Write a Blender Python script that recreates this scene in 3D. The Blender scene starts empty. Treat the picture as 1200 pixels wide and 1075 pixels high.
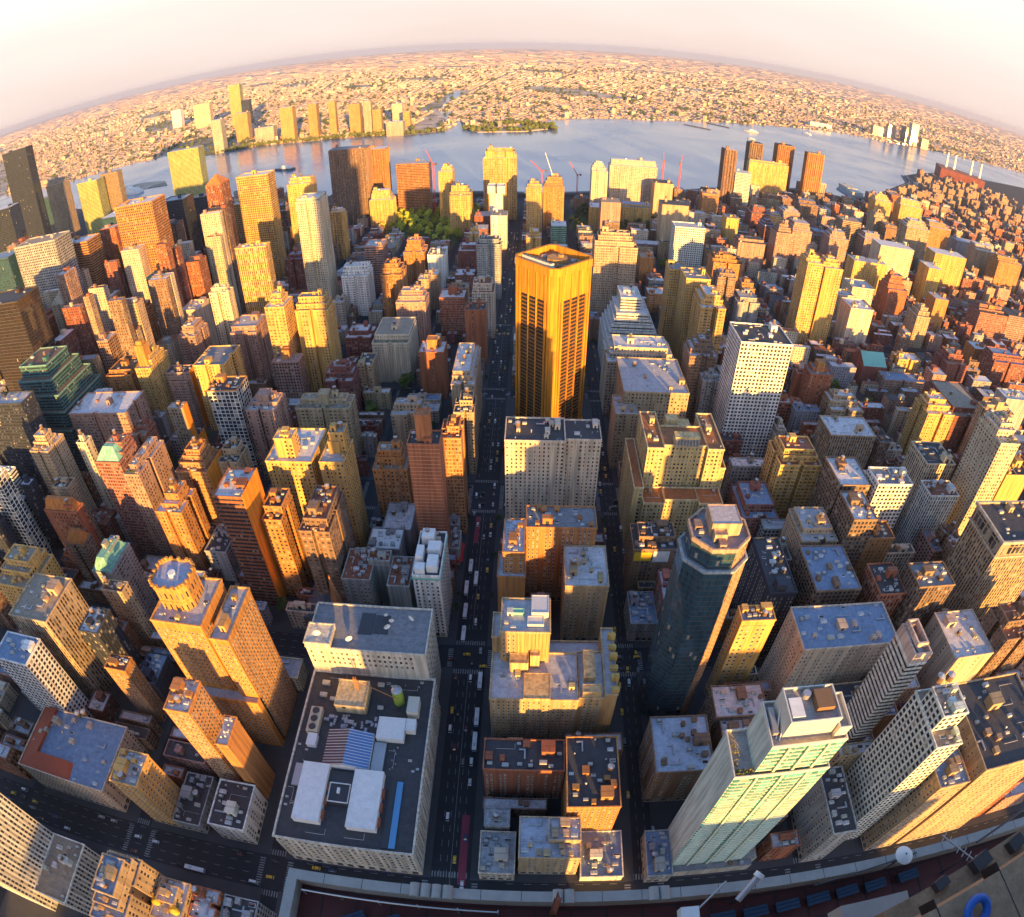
import bpy, math, random
import numpy as np
from mathutils import Vector, Matrix
R = math.radians
C = bpy.context.scene.collection
SC = bpy.context.scene

# ---------------------------------------------------------------- camera, sky, sun, exposure
EYE = 345.0
cd = bpy.data.cameras.new('camera')
cam = bpy.data.objects.new('camera', cd); C.objects.link(cam)
cd.type = 'PANO'
cd.panorama_type = 'FISHEYE_LENS_POLYNOMIAL'
cd.sensor_fit = 'HORIZONTAL'; cd.sensor_width = 36.0
cd.fisheye_fov = R(180)
cd.fisheye_polynomial_k0 = 0.0
cd.fisheye_polynomial_k1 = -R(1200 / 36.0 / 12.95)
cd.fisheye_polynomial_k2 = cd.fisheye_polynomial_k3 = cd.fisheye_polynomial_k4 = 0.0
cd.clip_start = 0.1; cd.clip_end = 200000
cam.location = (0, 0, EYE)
cam.rotation_euler = (R(90 - 37.5), 0, R(2.0))
SC.camera = cam

SUN_AZ, SUN_EL = 18.0, 8.5        # degrees: sun stands behind the camera, 17 degrees to its right
sv = Vector((math.sin(R(SUN_AZ)) * math.cos(R(SUN_EL)), -math.cos(R(SUN_AZ)) * math.cos(R(SUN_EL)), math.sin(R(SUN_EL))))
sd = bpy.data.lights.new('sun', 'SUN'); sd.energy = 4.6; sd.angle = R(0.6); sd.color = (1.0, 0.53, 0.12)
so = bpy.data.objects.new('sun', sd); C.objects.link(so)
so.rotation_euler = sv.to_track_quat('Z', 'Y').to_euler(); so.location = (300, -900, 900)

W = bpy.data.worlds.new('World'); SC.world = W; W.use_nodes = True
wn = W.node_tree.nodes; wl = W.node_tree.links
bg = wn['Background']
sky = wn.new('ShaderNodeTexSky'); sky.sky_type = 'NISHITA'; sky.sun_disc = False
sky.sun_elevation = R(SUN_EL); sky.sun_rotation = R(180 - SUN_AZ)
sky.altitude = 100; sky.air_density = 1.6; sky.dust_density = 1.0; sky.ozone_density = 3.0
# a pale evening veil of thin high haze low in the eastern sky, laid over the clear sky
tc = wn.new('ShaderNodeTexCoord'); sx = wn.new('ShaderNodeSeparateXYZ'); wl.new(tc.outputs['Generated'], sx.inputs[0])
up = wn.new('ShaderNodeMapRange'); up.interpolation_type = 'SMOOTHSTEP'
up.inputs[1].default_value = 0.10; up.inputs[2].default_value = 0.42; up.inputs[3].default_value = 1.0; up.inputs[4].default_value = 0.0
wl.new(sx.outputs['Z'], up.inputs[0])
ea = wn.new('ShaderNodeMapRange'); ea.interpolation_type = 'SMOOTHSTEP'
ea.inputs[1].default_value = -0.1; ea.inputs[2].default_value = 0.5; ea.inputs[3].default_value = 0.0; ea.inputs[4].default_value = 1.0
wl.new(sx.outputs['Y'], ea.inputs[0])
mu = wn.new('ShaderNodeMath'); mu.operation = 'MULTIPLY'; wl.new(up.outputs[0], mu.inputs[0]); wl.new(ea.outputs[0], mu.inputs[1])
hz = wn.new('ShaderNodeValToRGB')
hz.color_ramp.elements[0].position = 0.0; hz.color_ramp.elements[0].color = ((2.35, 1.87, 1.68, 1))
hz.color_ramp.elements[1].position = 0.16; hz.color_ramp.elements[1].color = ((2.75, 2.48, 2.26, 1))
nz = wn.new('ShaderNodeTexNoise'); nz.inputs['Scale'].default_value = 3.0; nz.inputs['Detail'].default_value = 4.0
mp = wn.new('ShaderNodeMapping'); mp.inputs['Scale'].default_value = (1, 1, 5); wl.new(tc.outputs['Generated'], mp.inputs[0]); wl.new(mp.outputs[0], nz.inputs['Vector'])
na = wn.new('ShaderNodeMath'); na.operation = 'MULTIPLY_ADD'; na.inputs[1].default_value = 0.11; wl.new(nz.outputs['Fac'], na.inputs[0])
nb = wn.new('ShaderNodeMath'); nb.operation = 'SUBTRACT'; nb.inputs[1].default_value = 0.055; wl.new(na.outputs[0], nb.inputs[0]); wl.new(sx.outputs['Z'], na.inputs[2])
wl.new(nb.outputs[0], hz.inputs[0])
mx = wn.new('ShaderNodeMixRGB'); wl.new(mu.outputs[0], mx.inputs[0])
tn = wn.new('ShaderNodeMixRGB'); tn.blend_type = 'MULTIPLY'; tn.inputs[0].default_value = 1.0; tn.inputs[2].default_value = (0.92, 0.95, 1.22, 1); wl.new(sky.outputs[0], tn.inputs[1]); wl.new(tn.outputs[0], mx.inputs[1]); wl.new(hz.outputs[0], mx.inputs[2])
wl.new(mx.outputs[0], bg.inputs['Color']); bg.inputs['Strength'].default_value = 0.13

SC.view_settings.view_transform = 'Standard'; SC.view_settings.look = 'None'
SC.view_settings.gamma = 1.0; SC.view_settings.exposure = 1.7
SC.cycles.use_denoising = True; SC.cycles.denoiser = 'OPENIMAGEDENOISE'
SC.cycles.max_bounces = 5; SC.cycles.diffuse_bounces = 3; SC.cycles.glossy_bounces = 2; SC.cycles.volume_bounces = 0
SC.cycles.caustics_reflective = False; SC.cycles.caustics_refractive = False
SC.cycles.use_adaptive_sampling = True; SC.cycles.adaptive_threshold = 0.015
SC.cycles.sample_clamp_indirect = 4.0

# ---------------------------------------------------------------- materials
def new_mat(name):
    m = bpy.data.materials.new(name); m.use_nodes = True
    nt = m.node_tree
    return m, nt.nodes, nt.links, nt.nodes['Principled BSDF']

def math_node(n, l, op, a, b=None):
    k = n.new('ShaderNodeMath'); k.operation = op
    for i, v in enumerate((a, b)):
        if v is None: continue
        if isinstance(v, (int, float)): k.inputs[i].default_value = v
        else: l.new(v, k.inputs[i])
    return k.outputs[0]

def mix_col(n, l, f, a, b, mode='MIX'):
    k = n.new('ShaderNodeMixRGB'); k.blend_type = mode
    for i, v in enumerate((f, a, b)):
        if isinstance(v, (int, float)): k.inputs[i].default_value = v
        elif isinstance(v, tuple): k.inputs[i].default_value = v if len(v) == 4 else v + (1,)
        else: l.new(v, k.inputs[i])
    return k.outputs[0]

def base_colour(n, l, tint):
    if tint:
        a = n.new('ShaderNodeAttribute'); a.attribute_name = 'tint'; return a.outputs['Color'], None
    oi = n.new('ShaderNodeObjectInfo'); return oi.outputs['Color'], oi.outputs['Random']

def weathered(n, l, col, scale=0.09, amount=0.42):
    tx = n.new('ShaderNodeTexCoord'); mp = n.new('ShaderNodeMapping'); mp.inputs['Scale'].default_value = (scale, scale, scale * 0.35)
    l.new(tx.outputs['Object'], mp.inputs[0])
    nz = n.new('ShaderNodeTexNoise'); nz.inputs['Scale'].default_value = 1.0; nz.inputs['Detail'].default_value = 6.0; nz.inputs['Roughness'].default_value = 0.65
    l.new(mp.outputs[0], nz.inputs['Vector'])
    f = math_node(n, l, 'MULTIPLY', nz.outputs['Fac'], amount * 2)
    f = math_node(n, l, 'ADD', f, 1 - amount)
    if amount > .4:     # soot runs and patched courses
        m2 = n.new('ShaderNodeMapping'); m2.inputs['Scale'].default_value = (.55, .55, .028); l.new(tx.outputs['Object'], m2.inputs[0])
        n2 = n.new('ShaderNodeTexNoise'); n2.inputs['Scale'].default_value = 1.0; n2.inputs['Detail'].default_value = 3.0; l.new(m2.outputs[0], n2.inputs['Vector'])
        r2 = n.new('ShaderNodeMapRange'); r2.inputs[1].default_value = .38; r2.inputs[2].default_value = .60; r2.inputs[3].default_value = .70; r2.inputs[4].default_value = 1.08; l.new(n2.outputs['Fac'], r2.inputs[0])
        f = math_node(n, l, 'MULTIPLY', f, r2.outputs[0])
    hs = n.new('ShaderNodeVectorMath'); hs.operation = 'SCALE'
    l.new(col, hs.inputs[0]); l.new(f, hs.inputs['Scale'])
    return hs.outputs[0]

STYLES = {}
def facade(name, bay, floor, ww, wh, glass=(0.030, 0.034, 0.044), blind=0.24, trim=0.0, trimcol=None, vpier=0.0, tint=False, blank=0.0, rough=0.1, sp=0.0, glassobj=False, wallcol=None, pair=False):
    m, n, l, p = new_mat('facade_' + name + ('_tint' if tint else ''))
    uv = n.new('ShaderNodeUVMap'); uv.uv_map = 'UV'
    s = n.new('ShaderNodeSeparateXYZ'); l.new(uv.outputs[0], s.inputs[0])
    u, v = s.outputs[0], s.outputs[1]
    fu = math_node(n, l, 'FRACT', u); fv = math_node(n, l, 'FRACT', v)
    iu = math_node(n, l, 'FLOOR', u); iv = math_node(n, l, 'FLOOR', v)
    du = math_node(n, l, 'ABSOLUTE', math_node(n, l, 'SUBTRACT', fu, 0.5)); dv = math_node(n, l, 'ABSOLUTE', math_node(n, l, 'SUBTRACT', fv, 0.5))
    if name.startswith('punch') and not tint:
        cw = n.new('ShaderNodeCombineXYZ'); l.new(iu, cw.inputs[0]); oi_ = n.new('ShaderNodeObjectInfo'); l.new(math_node(n, l, 'MULTIPLY', oi_.outputs['Random'], 53.3), cw.inputs[1])
        wc = n.new('ShaderNodeTexWhiteNoise'); wc.noise_dimensions = '3D'; l.new(cw.outputs[0], wc.inputs['Vector'])
        hw = math_node(n, l, 'ADD', math_node(n, l, 'MULTIPLY', wc.outputs['Value'], ww * .42), ww * .27)
        mu_ = math_node(n, l, 'LESS_THAN', du, hw)
    else: mu_ = math_node(n, l, 'LESS_THAN', du, ww / 2)
    mv_ = math_node(n, l, 'LESS_THAN', dv, wh / 2)
    if pair: mu_ = math_node(n, l, 'MULTIPLY', mu_, math_node(n, l, 'GREATER_THAN', du, 0.035))
    mask = math_node(n, l, 'MULTIPLY', mu_, mv_)
    col, rnd = base_colour(n, l, tint)
    cv = n.new('ShaderNodeCombineXYZ'); l.new(iu, cv.inputs[0]); l.new(iv, cv.inputs[1])
    if rnd is not None: l.new(math_node(n, l, 'MULTIPLY', rnd, 91.7), cv.inputs[2])
    wnz = n.new('ShaderNodeTexWhiteNoise'); wnz.noise_dimensions = '3D'; l.new(cv.outputs[0], wnz.inputs['Vector'])
    rv = wnz.outputs['Value']
    if blank > 0:   # a share of the bays has no window at all
        cb = n.new('ShaderNodeCombineXYZ'); l.new(iu, cb.inputs[0])
        if rnd is not None: l.new(math_node(n, l, 'MULTIPLY', rnd, 37.1), cb.inputs[1])
        wb = n.new('ShaderNodeTexWhiteNoise'); wb.noise_dimensions = '3D'; l.new(cb.outputs[0], wb.inputs['Vector'])
        mask = math_node(n, l, 'MULTIPLY', mask, math_node(n, l, 'GREATER_THAN', wb.outputs['Value'], blank))
    wall = wallcol if wallcol else col
    if wallcol is None: wall = weathered(n, l, col)
    else:
        rgb = n.new('ShaderNodeRGB'); rgb.outputs[0].default_value = wallcol + (1,); wall = weathered(n, l, rgb.outputs[0])
    if trim > 0:    # floor line
        t = math_node(n, l, 'LESS_THAN', fv, trim)
        wall = mix_col(n, l, t, wall, trimcol if trimcol else (0.6, 0.55, 0.47))
    if vpier > 0:   # spandrels between piers are darker brick/metal
        inb = math_node(n, l, 'LESS_THAN', du, ww / 2)
        dk = mix_col(n, l, 1.0, wall, (vpier, vpier, vpier), 'MULTIPLY')
        wall = mix_col(n, l, inb, wall, dk)
    g1 = col if glassobj else glass
    mid = tuple(min(1, c * 2.6 + 0.03) for c in glass)
    if glassobj: gcol = mix_col(n, l, math_node(n, l, 'MULTIPLY', rv, 0.55), col, tuple(c * 0.4 for c in glass))
    else: gcol = mix_col(n, l, math_node(n, l, 'GREATER_THAN', rv, 0.6 if name not in ('grid', 'bands', 'frame') else 0.85), glass, mid)
    gcol = mix_col(n, l, math_node(n, l, 'GREATER_THAN', rv, 1 - blind), gcol, (0.34, 0.30, 0.24))
    fin = mix_col(n, l, mask, wall, gcol)
    l.new(fin, p.inputs['Base Color'])
    rr = math_node(n, l, 'MULTIPLY', mask, rough - 0.85); rr = math_node(n, l, 'ADD', rr, 0.85)
    l.new(rr, p.inputs['Roughness'])
    if sp: p.inputs['Specular IOR Level'].default_value = sp
    bp = n.new('ShaderNodeBump'); bp.invert = True; bp.inputs['Strength'].default_value = 0.5; bp.inputs['Distance'].default_value = 0.25
    l.new(mask, bp.inputs['Height']); l.new(bp.outputs[0], p.inputs['Normal'])
    STYLES[name + ('_tint' if tint else '')] = (m, bay, floor)
    return m

facade('punch', 3.1, 3.3, 0.40, 0.50, blank=0.10)
facade('punch_b', 2.5, 3.2, 0.36, 0.52, trim=0.05)
facade('punch_c', 4.0, 3.3, 0.56, 0.46, pair=True)
facade('punch_d', 3.4, 3.5, 0.34, 0.54, blank=0.28, blind=0.22)
facade('grid', 3.3, 3.6, 0.62, 0.58, blind=0.06)
facade('bands', 1.6, 3.4, 0.96, 0.46, blind=0.03)
facade('piers', 2.7, 3.6, 0.50, 0.70, vpier=0.55)
facade('glass', 1.6, 3.8, 0.90, 0.86, glassobj=True, blind=0.004, rough=0.04, wallcol=(0.05, 0.055, 0.06), sp=0.8)
facade('plain', 5.0, 3.6, 0.20, 0.36, blank=0.72)
facade('wall', 5.0, 3.6, 0.0, 0.0)
facade('frame', 4.2, 3.7, 0.80, 0.80, glassobj=False, wallcol=(0.72, 0.70, 0.66))
facade('balc', 6.0, 3.0, 0.0, 0.0, trim=0.09, trimcol=(0.62, 0.42, 0.30))
facade('slabs', 3.4, 3.1, 0.94, 0.66, glass=(0.02, 0.17, 0.15), blind=0.06)
facade('ribs', 2.4, 3.0, 0.55, 0.42)
facade('punch', 3.1, 3.3, 0.40, 0.50, tint=True)

def simple(name, col, rough=0.8, metal=0.0, noise=0.0, scale=1.0, objcol=False, spec=0.5):
    m, n, l, p = new_mat(name)
    p.inputs['Roughness'].default_value = rough; p.inputs['Metallic'].default_value = metal
    p.inputs['Specular IOR Level'].default_value = spec
    if objcol: c, _ = base_colour(n, l, False)
    else:
        rgb = n.new('ShaderNodeRGB'); rgb.outputs[0].default_value = col + (1,); c = rgb.outputs[0]
    if noise > 0: c = weathered(n, l, c, scale, noise)
    l.new(c, p.inputs['Base Color'])
    return m

def roofing():
    m, n, l, p = new_mat('roofing')
    c, rnd = base_colour(n, l, False)
    tx = n.new('ShaderNodeTexCoord')
    nz = n.new('ShaderNodeTexNoise'); nz.inputs['Scale'].default_value = 0.33; nz.inputs['Detail'].default_value = 9; nz.inputs['Roughness'].default_value = 0.7; nz.inputs['Distortion'].default_value = 0.6
    ad = n.new('ShaderNodeVectorMath'); ad.operation = 'ADD'; l.new(tx.outputs['Object'], ad.inputs[0])
    cx = n.new('ShaderNodeCombineXYZ'); l.new(math_node(n, l, 'MULTIPLY', rnd, 300.0), cx.inputs[0]); l.new(cx.outputs[0], ad.inputs[1])
    l.new(ad.outputs[0], nz.inputs['Vector'])
    rp = n.new('ShaderNodeValToRGB'); rp.color_ramp.elements[0].position = 0.30; rp.color_ramp.elements[0].color = (0.62, 0.62, 0.64, 1)
    rp.color_ramp.elements[1].position = 0.62; rp.color_ramp.elements[1].color = (1.1, 1.1, 1.1, 1); l.new(nz.outputs['Fac'], rp.inputs[0])
    c2 = mix_col(n, l, 1.0, c, rp.outputs[0], 'MULTIPLY')
    bk = n.new('ShaderNodeTexBrick'); bk.inputs['Scale'].default_value = 0.22; bk.inputs['Mortar Size'].default_value = 0.012
    bk.inputs['Color1'].default_value = (1, 1, 1, 1); bk.inputs['Color2'].default_value = (0.86, 0.86, 0.88, 1); bk.inputs['Mortar'].default_value = (0.55, 0.55, 0.57, 1)
    l.new(ad.outputs[0], bk.inputs['Vector'])
    c3 = mix_col(n, l, 0.8, c2, bk.outputs['Color'], 'MULTIPLY')
    l.new(c3, p.inputs['Base Color']); p.inputs['Roughness'].default_value = 0.75
    return m

M = {
 'roof': roofing(),
 'masonry': simple('masonry', (0.5, 0.4, 0.3), 0.85, noise=0.42, scale=0.16, objcol=True),
 'paint': simple('paint', (0.5, 0.5, 0.5), 0.55, noise=0.18, scale=0.6, objcol=True),
 'wood': simple('tank_wood', (0.20, 0.115, 0.06), 0.8, noise=0.35, scale=1.2),
 'tin': simple('tin', (0.42, 0.42, 0.43), 0.4, 0.5, noise=0.2, scale=0.8),
 'white': simple('white_metal', (0.74, 0.72, 0.69), 0.55, noise=0.28, scale=0.35),
 'steel': simple('dark_steel', (0.06, 0.06, 0.065), 0.5, 0.4),
 'black': simple('black', (0.012, 0.012, 0.014), 0.6),
 'glass': None,
 'stone': simple('stone_trim', (0.55, 0.48, 0.38), 0.8, noise=0.2, scale=0.4),
 'asphalt': simple('asphalt', (0.017, 0.019, 0.024), 0.85, noise=0.35, scale=0.05),
 'pave': simple('pavement', (0.050, 0.051, 0.056), 0.85, noise=0.3, scale=0.12),
 'paintline': simple('road_paint', (0.23, 0.23, 0.23), 0.7, noise=0.45, scale=0.9),
 'buslane': simple('bus_lane', (0.24, 0.035, 0.06), 0.8, noise=0.25, scale=0.3),
 'rubber': simple('rubber', (0.015, 0.015, 0.016), 0.9),
 'copper': simple('copper_green', (0.22, 0.48, 0.38), 0.7, noise=0.25, scale=0.4),
 'bark': simple('bark', (0.09, 0.06, 0.04), 0.9, noise=0.3, scale=1.0),
 'terrace': simple('terrace_red', (0.10, 0.022, 0.016), 0.8, noise=0.3, scale=0.9),
 'ledge': simple('limestone', (0.36, 0.33, 0.30), 0.85, noise=0.3, scale=1.4),
 'ledge2': simple('warm_stone', (0.36, 0.235, 0.14), 0.9, noise=0.6, scale=9.0),
}
def pane_mat():
    m, n, l, p = new_mat('pane_glass'); g = n.new('ShaderNodeNewGeometry'); oi = n.new('ShaderNodeObjectInfo')
    r = math_node(n, l, 'FRACT', math_node(n, l, 'ADD', g.outputs['Random Per Island'], math_node(n, l, 'MULTIPLY', oi.outputs['Random'], 7.3)))
    c = mix_col(n, l, math_node(n, l, 'GREATER_THAN', r, .45), (.022, .028, .038), (.07, .075, .085)); c = mix_col(n, l, math_node(n, l, 'GREATER_THAN', r, .76), c, (.34, .29, .23))
    l.new(c, p.inputs['Base Color']); p.inputs['Roughness'].default_value = .1; p.inputs['Specular IOR Level'].default_value = .7
    return m
M['glass'] = pane_mat()
M['darkglass'] = simple('dark_glass', (.022, .026, .034), .08, spec=.6)
def leaf_mat():
    m, n, l, p = new_mat('leaves')
    c, rnd = base_colour(n, l, False)
    tx = n.new('ShaderNodeTexCoord'); nz = n.new('ShaderNodeTexNoise'); nz.inputs['Scale'].default_value = 0.9; nz.inputs['Detail'].default_value = 3
    l.new(tx.outputs['Object'], nz.inputs['Vector'])
    f = math_node(n, l, 'ADD', math_node(n, l, 'MULTIPLY', nz.outputs['Fac'], 1.3), 0.35)
    hs = n.new('ShaderNodeVectorMath'); hs.operation = 'SCALE'; l.new(c, hs.inputs[0]); l.new(f, hs.inputs['Scale'])
    l.new(hs.outputs[0], p.inputs['Base Color']); p.inputs['Roughness'].default_value = 0.7
    return m
M['leaf'] = leaf_mat()
def water_mat():
    m, n, l, p = new_mat('river_water')
    p.inputs['Base Color'].default_value = (0.13, 0.19, 0.29, 1); p.inputs['Roughness'].default_value = 0.22
    tx = n.new('ShaderNodeTexCoord')
    n1 = n.new('ShaderNodeTexNoise'); n1.inputs['Scale'].default_value = 0.05; n1.inputs['Detail'].default_value = 8; n1.inputs['Roughness'].default_value = 0.6
    l.new(tx.outputs['Object'], n1.inputs['Vector'])
    bp = n.new('ShaderNodeBump'); bp.inputs['Strength'].default_value = 0.22; bp.inputs['Distance'].default_value = 1.0
    l.new(n1.outputs['Fac'], bp.inputs['Height']); l.new(bp.outputs[0], p.inputs['Normal'])
    n2 = n.new('ShaderNodeTexNoise'); n2.inputs['Scale'].default_value = 0.0022; n2.inputs['Detail'].default_value = 5; n2.inputs['Distortion'].default_value = 1.2
    l.new(tx.outputs['Object'], n2.inputs['Vector'])
    r = n.new('ShaderNodeMapRange'); r.inputs[1].default_value = 0.35; r.inputs[2].default_value = 0.65; r.inputs[3].default_value = 0.12; r.inputs[4].default_value = 0.28
    l.new(n2.outputs['Fac'], r.inputs[0]); l.new(r.outputs[0], p.inputs['Roughness'])
    return m
M['water'] = water_mat()
def land_mat():
    m, n, l, p = new_mat('far_land')
    tx = n.new('ShaderNodeTexCoord')
    v = n.new('ShaderNodeTexVoronoi'); v.inputs['Scale'].default_value = 0.016; l.new(tx.outputs['Object'], v.inputs['Vector'])
    rp = n.new('ShaderNodeValToRGB'); e = rp.color_ramp.elements
    e[0].color = (0.20, 0.17, 0.13, 1); e[1].color = (0.56, 0.44, 0.34, 1); e.new(0.35).color = (0.40, 0.31, 0.24, 1); e.new(0.6).color = (0.50, 0.38, 0.28, 1)
    sp = n.new('ShaderNodeSeparateXYZ'); l.new(v.outputs['Color'], sp.inputs[0]); l.new(sp.outputs[0], rp.inputs[0])
    n2 = n.new('ShaderNodeTexNoise'); n2.inputs['Scale'].default_value = 0.0011; n2.inputs['Detail'].default_value = 6; l.new(tx.outputs['Object'], n2.inputs['Vector'])
    g = n.new('ShaderNodeMapRange'); g.inputs[1].default_value = 0.52; g.inputs[2].default_value = 0.62; l.new(n2.outputs['Fac'], g.inputs[0])
    c = mix_col(n, l, g.outputs[0], rp.outputs[0], (0.06, 0.075, 0.035))
    l.new(c, p.inputs['Base Color']); p.inputs['Roughness'].default_value = 0.9
    return m
M['land'] = land_mat()

COL = {'cream': (0.58, 0.46, 0.33), 'tan': (0.43, 0.30, 0.18), 'yellow': (0.61, 0.35, 0.105), 'orange': (0.44, 0.19, 0.06), 'rust': (0.36, 0.115, 0.05),
       'brick': (0.25, 0.085, 0.06), 'brown': (0.23, 0.135, 0.085), 'white': (0.70, 0.67, 0.61), 'grey': (0.33, 0.32, 0.31), 'dark': (0.028, 0.036, 0.058),
       'teal': (0.035, 0.11, 0.13), 'green': (0.20, 0.36, 0.24), 'pink': (0.40, 0.23, 0.17)}
ROOFS = {'silver': (0.46, 0.45, 0.46), 'pale': (0.68, 0.66, 0.66), 'grey': (0.24, 0.24, 0.25), 'tar': (0.06, 0.06, 0.065), 'red': (0.30, 0.10, 0.05), 'tan': (0.36, 0.28, 0.20), 'blue': (0.22, 0.30, 0.42)}

# ---------------------------------------------------------------- mesh helpers
class MB:
    def __init__(s): s.v = []; s.f = []; s.m = []; s.uv = []; s.mats = []; s.tint = []; s.ct = (1, 1, 1)
    def mi(s, mat):
        if mat not in s.mats: s.mats.append(mat)
        return s.mats.index(mat)
    def face(s, pts, mat, uv=None):
        b = len(s.v); s.v += [tuple(p) for p in pts]; s.f.append(tuple(range(b, b + len(pts)))); s.m.append(s.mi(mat))
        s.uv += list(uv) if uv else [(0.0, 0.0)] * len(pts)
        s.tint.append(s.ct)
    def poly(s, pts, z, mat, up=True):
        p = [(x, y, z) for x, y in pts]
        s.face(p if up else p[::-1], mat)
    def walls(s, pts, z0, z1, mat, bay=3.0, fl=3.3, top=1.3):
        n = len(pts); nf = max(1, round((z1 - top) / fl)); k = nf / max(1e-3, (z1 - top))
        for i in range(n):
            (x0, y0), (x1, y1) = pts[i], pts[(i + 1) % n]
            L = math.hypot(x1 - x0, y1 - y0); nb = max(1, round(L / bay))
            s.face([(x0, y0, z0), (x1, y1, z0), (x1, y1, z1), (x0, y0, z1)], mat, [(0, z0 * k), (nb, z0 * k), (nb, z1 * k), (0, z1 * k)])
    def prism(s, pts, z0, z1, mat, bottom=False):
        s.walls(pts, z0, z1, mat); s.poly(pts, z1, mat)
        if bottom: s.poly(pts, z0, mat, False)
    def box(s, x0, x1, y0, y1, z0, z1, mat, bottom=False):
        s.prism([(x0, y0), (x1, y0), (x1, y1), (x0, y1)], z0, z1, mat, bottom)
    def ring(s, pts, off, inn, z0, z1, mat):
        o = inset(pts, -off); i = inset(pts, inn); n = len(pts)
        s.walls(o, z0, z1, mat)
        for a in range(n):
            b = (a + 1) % n
            s.face([o[a] + (z1,), o[b] + (z1,), i[b] + (z1,), i[a] + (z1,)], mat)
            s.face([i[b] + (z0,), i[a] + (z0,), i[a] + (z1,), i[b] + (z1,)], mat)
            s.face([i[a] + (z0,), i[b] + (z0,), o[b] + (z0,), o[a] + (z0,)], mat)
    def cyl(s, x, y, r, z0, z1, mat, n=12, r2=None, cap=True):
        r2 = r if r2 is None else r2
        a = [(x + r * math.cos(2 * math.pi * i / n), y + r * math.sin(2 * math.pi * i / n)) for i in range(n)]
        b = [(x + r2 * math.cos(2 * math.pi * i / n), y + r2 * math.sin(2 * math.pi * i / n)) for i in range(n)]
        for i in range(n):
            j = (i + 1) % n
            if r2 < 1e-4: s.face([a[i] + (z0,), a[j] + (z0,), (x, y, z1)], mat)
            else: s.face([a[i] + (z0,), a[j] + (z0,), b[j] + (z1,), b[i] + (z1,)], mat)
        if cap and r2 > 1e-4: s.poly(b, z1, mat)
    def tube(s, p, q, r, mat, n=6):
        p, q = Vector(p), Vector(q); d = (q - p).normalized(); u = d.orthogonal().normalized(); w = d.cross(u)
        A = [p + (u * math.cos(2 * math.pi * i / n) + w * math.sin(2 * math.pi * i / n)) * r for i in range(n)]
        B = [a + (q - p) for a in A]
        for i in range(n):
            j = (i + 1) % n; s.face([A[i], A[j], B[j], B[i]], mat)
        s.face(B, mat); s.face(A[::-1], mat)
    def mesh(s, name, tint=False):
        me = bpy.data.meshes.new(name); me.from_pydata(s.v, [], s.f)
        for m in s.mats: me.materials.append(m)
        me.polygons.foreach_set('material_index', s.m)
        ul = me.uv_layers.new(name='UV'); ul.data.foreach_set('uv', np.array(s.uv, dtype=np.float32).ravel())
        if tint:
            at = me.color_attributes.new('tint', 'FLOAT_COLOR', 'CORNER')
            a = []
            for f, t in zip(s.f, s.tint): a += (list(t) + [1.0]) * len(f)
            at.data.foreach_set('color', np.array(a, dtype=np.float32))
        me.update(); return me
    def obj(s, name, parent=None, col=None, tint=False):
        o = bpy.data.objects.new(name, s.mesh(name, tint)); C.objects.link(o)
        if parent is not None: o.parent = parent
        if col is not None: o.color = tuple(col)[:3] + (1,)
        return o

def inset(pts, d):
    n = len(pts); out = []
    for i in range(n):
        p0, p1, p2 = Vector(pts[i - 1]), Vector(pts[i]), Vector(pts[(i + 1) % n])
        e1 = (p1 - p0).normalized(); e2 = (p2 - p1).normalized()
        n1 = Vector((-e1.y, e1.x)); n2 = Vector((-e2.y, e2.x))
        k = (n1 + n2); k = k / max(0.3, k.dot(n1)) if k.length > 1e-6 else n1
        q = p1 + k * d; out.append((q.x, q.y))
    return out
def rect(x0, x1, y0, y1): return [(x0, y0), (x1, y0), (x1, y1), (x0, y1)]
def inst(name, me, parent, loc, scale=(1, 1, 1), rz=0, col=None):
    o = bpy.data.objects.new(name, me); C.objects.link(o); o.parent = parent
    o.location = loc; o.scale = scale; o.rotation_euler = (0, 0, rz)
    if col is not None: o.color = tuple(col)[:3] + (1,)
    return o
def thing(name, label, cat, loc=(0, 0, 0), rz=0, group=None):
    o = bpy.data.objects.new(name, None); C.objects.link(o); o.location = loc; o.rotation_euler = (0, 0, rz)
    o.empty_display_size = 1
    o['label'] = label; o['category'] = cat
    if group: o['group'] = group
    return o
def tag(o, label, cat, group=None):
    o['label'] = label; o['category'] = cat
    if group: o['group'] = group
    return o
def structure(o, kind='structure'): o['kind'] = kind; return o
def jit(c, rng, a=0.12):
    f = 1 + rng.uniform(-a, a); return tuple(max(0.01, x * f * (1 + rng.uniform(-a, a) * 0.35)) for x in c)

# shared roof fittings (unit meshes, placed many times)
def unit_tank():
    b = MB()
    for sx_ in (-0.6, 0.6):
        for sy_ in (-0.6, 0.6): b.box(sx_ - .06, sx_ + .06, sy_ - .06, sy_ + .06, 0, 0.9, M['steel'])
    b.box(-.75, .75, -.75, .75, .82, .92, M['steel'], True)
    b.cyl(0, 0, 1.0, 0.92, 2.7, M['wood'], 12, 0.96); b.cyl(0, 0, 1.06, 2.7, 3.35, M['tin'], 12, 0.0)
    for z in (1.2, 1.6, 2.0, 2.4): b.cyl(0, 0, 1.012, z, z + .05, M['steel'], 12, cap=False)
    return b.mesh('water_tank')
def unit_ac():
    b = MB(); b.box(-1, 1, -.6, .6, 0, .9, M['paint'])
    for x in (-.5, .5): b.cyl(x, 0, .4, .9, 1.02, M['tin'], 10)
    return b.mesh('air_unit')
def unit_vent():
    b = MB(); b.cyl(0, 0, .3, 0, 1.2, M['tin'], 8); b.cyl(0, 0, .5, 1.2, 1.6, M['tin'], 8, .15); return b.mesh('roof_vent')
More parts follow.
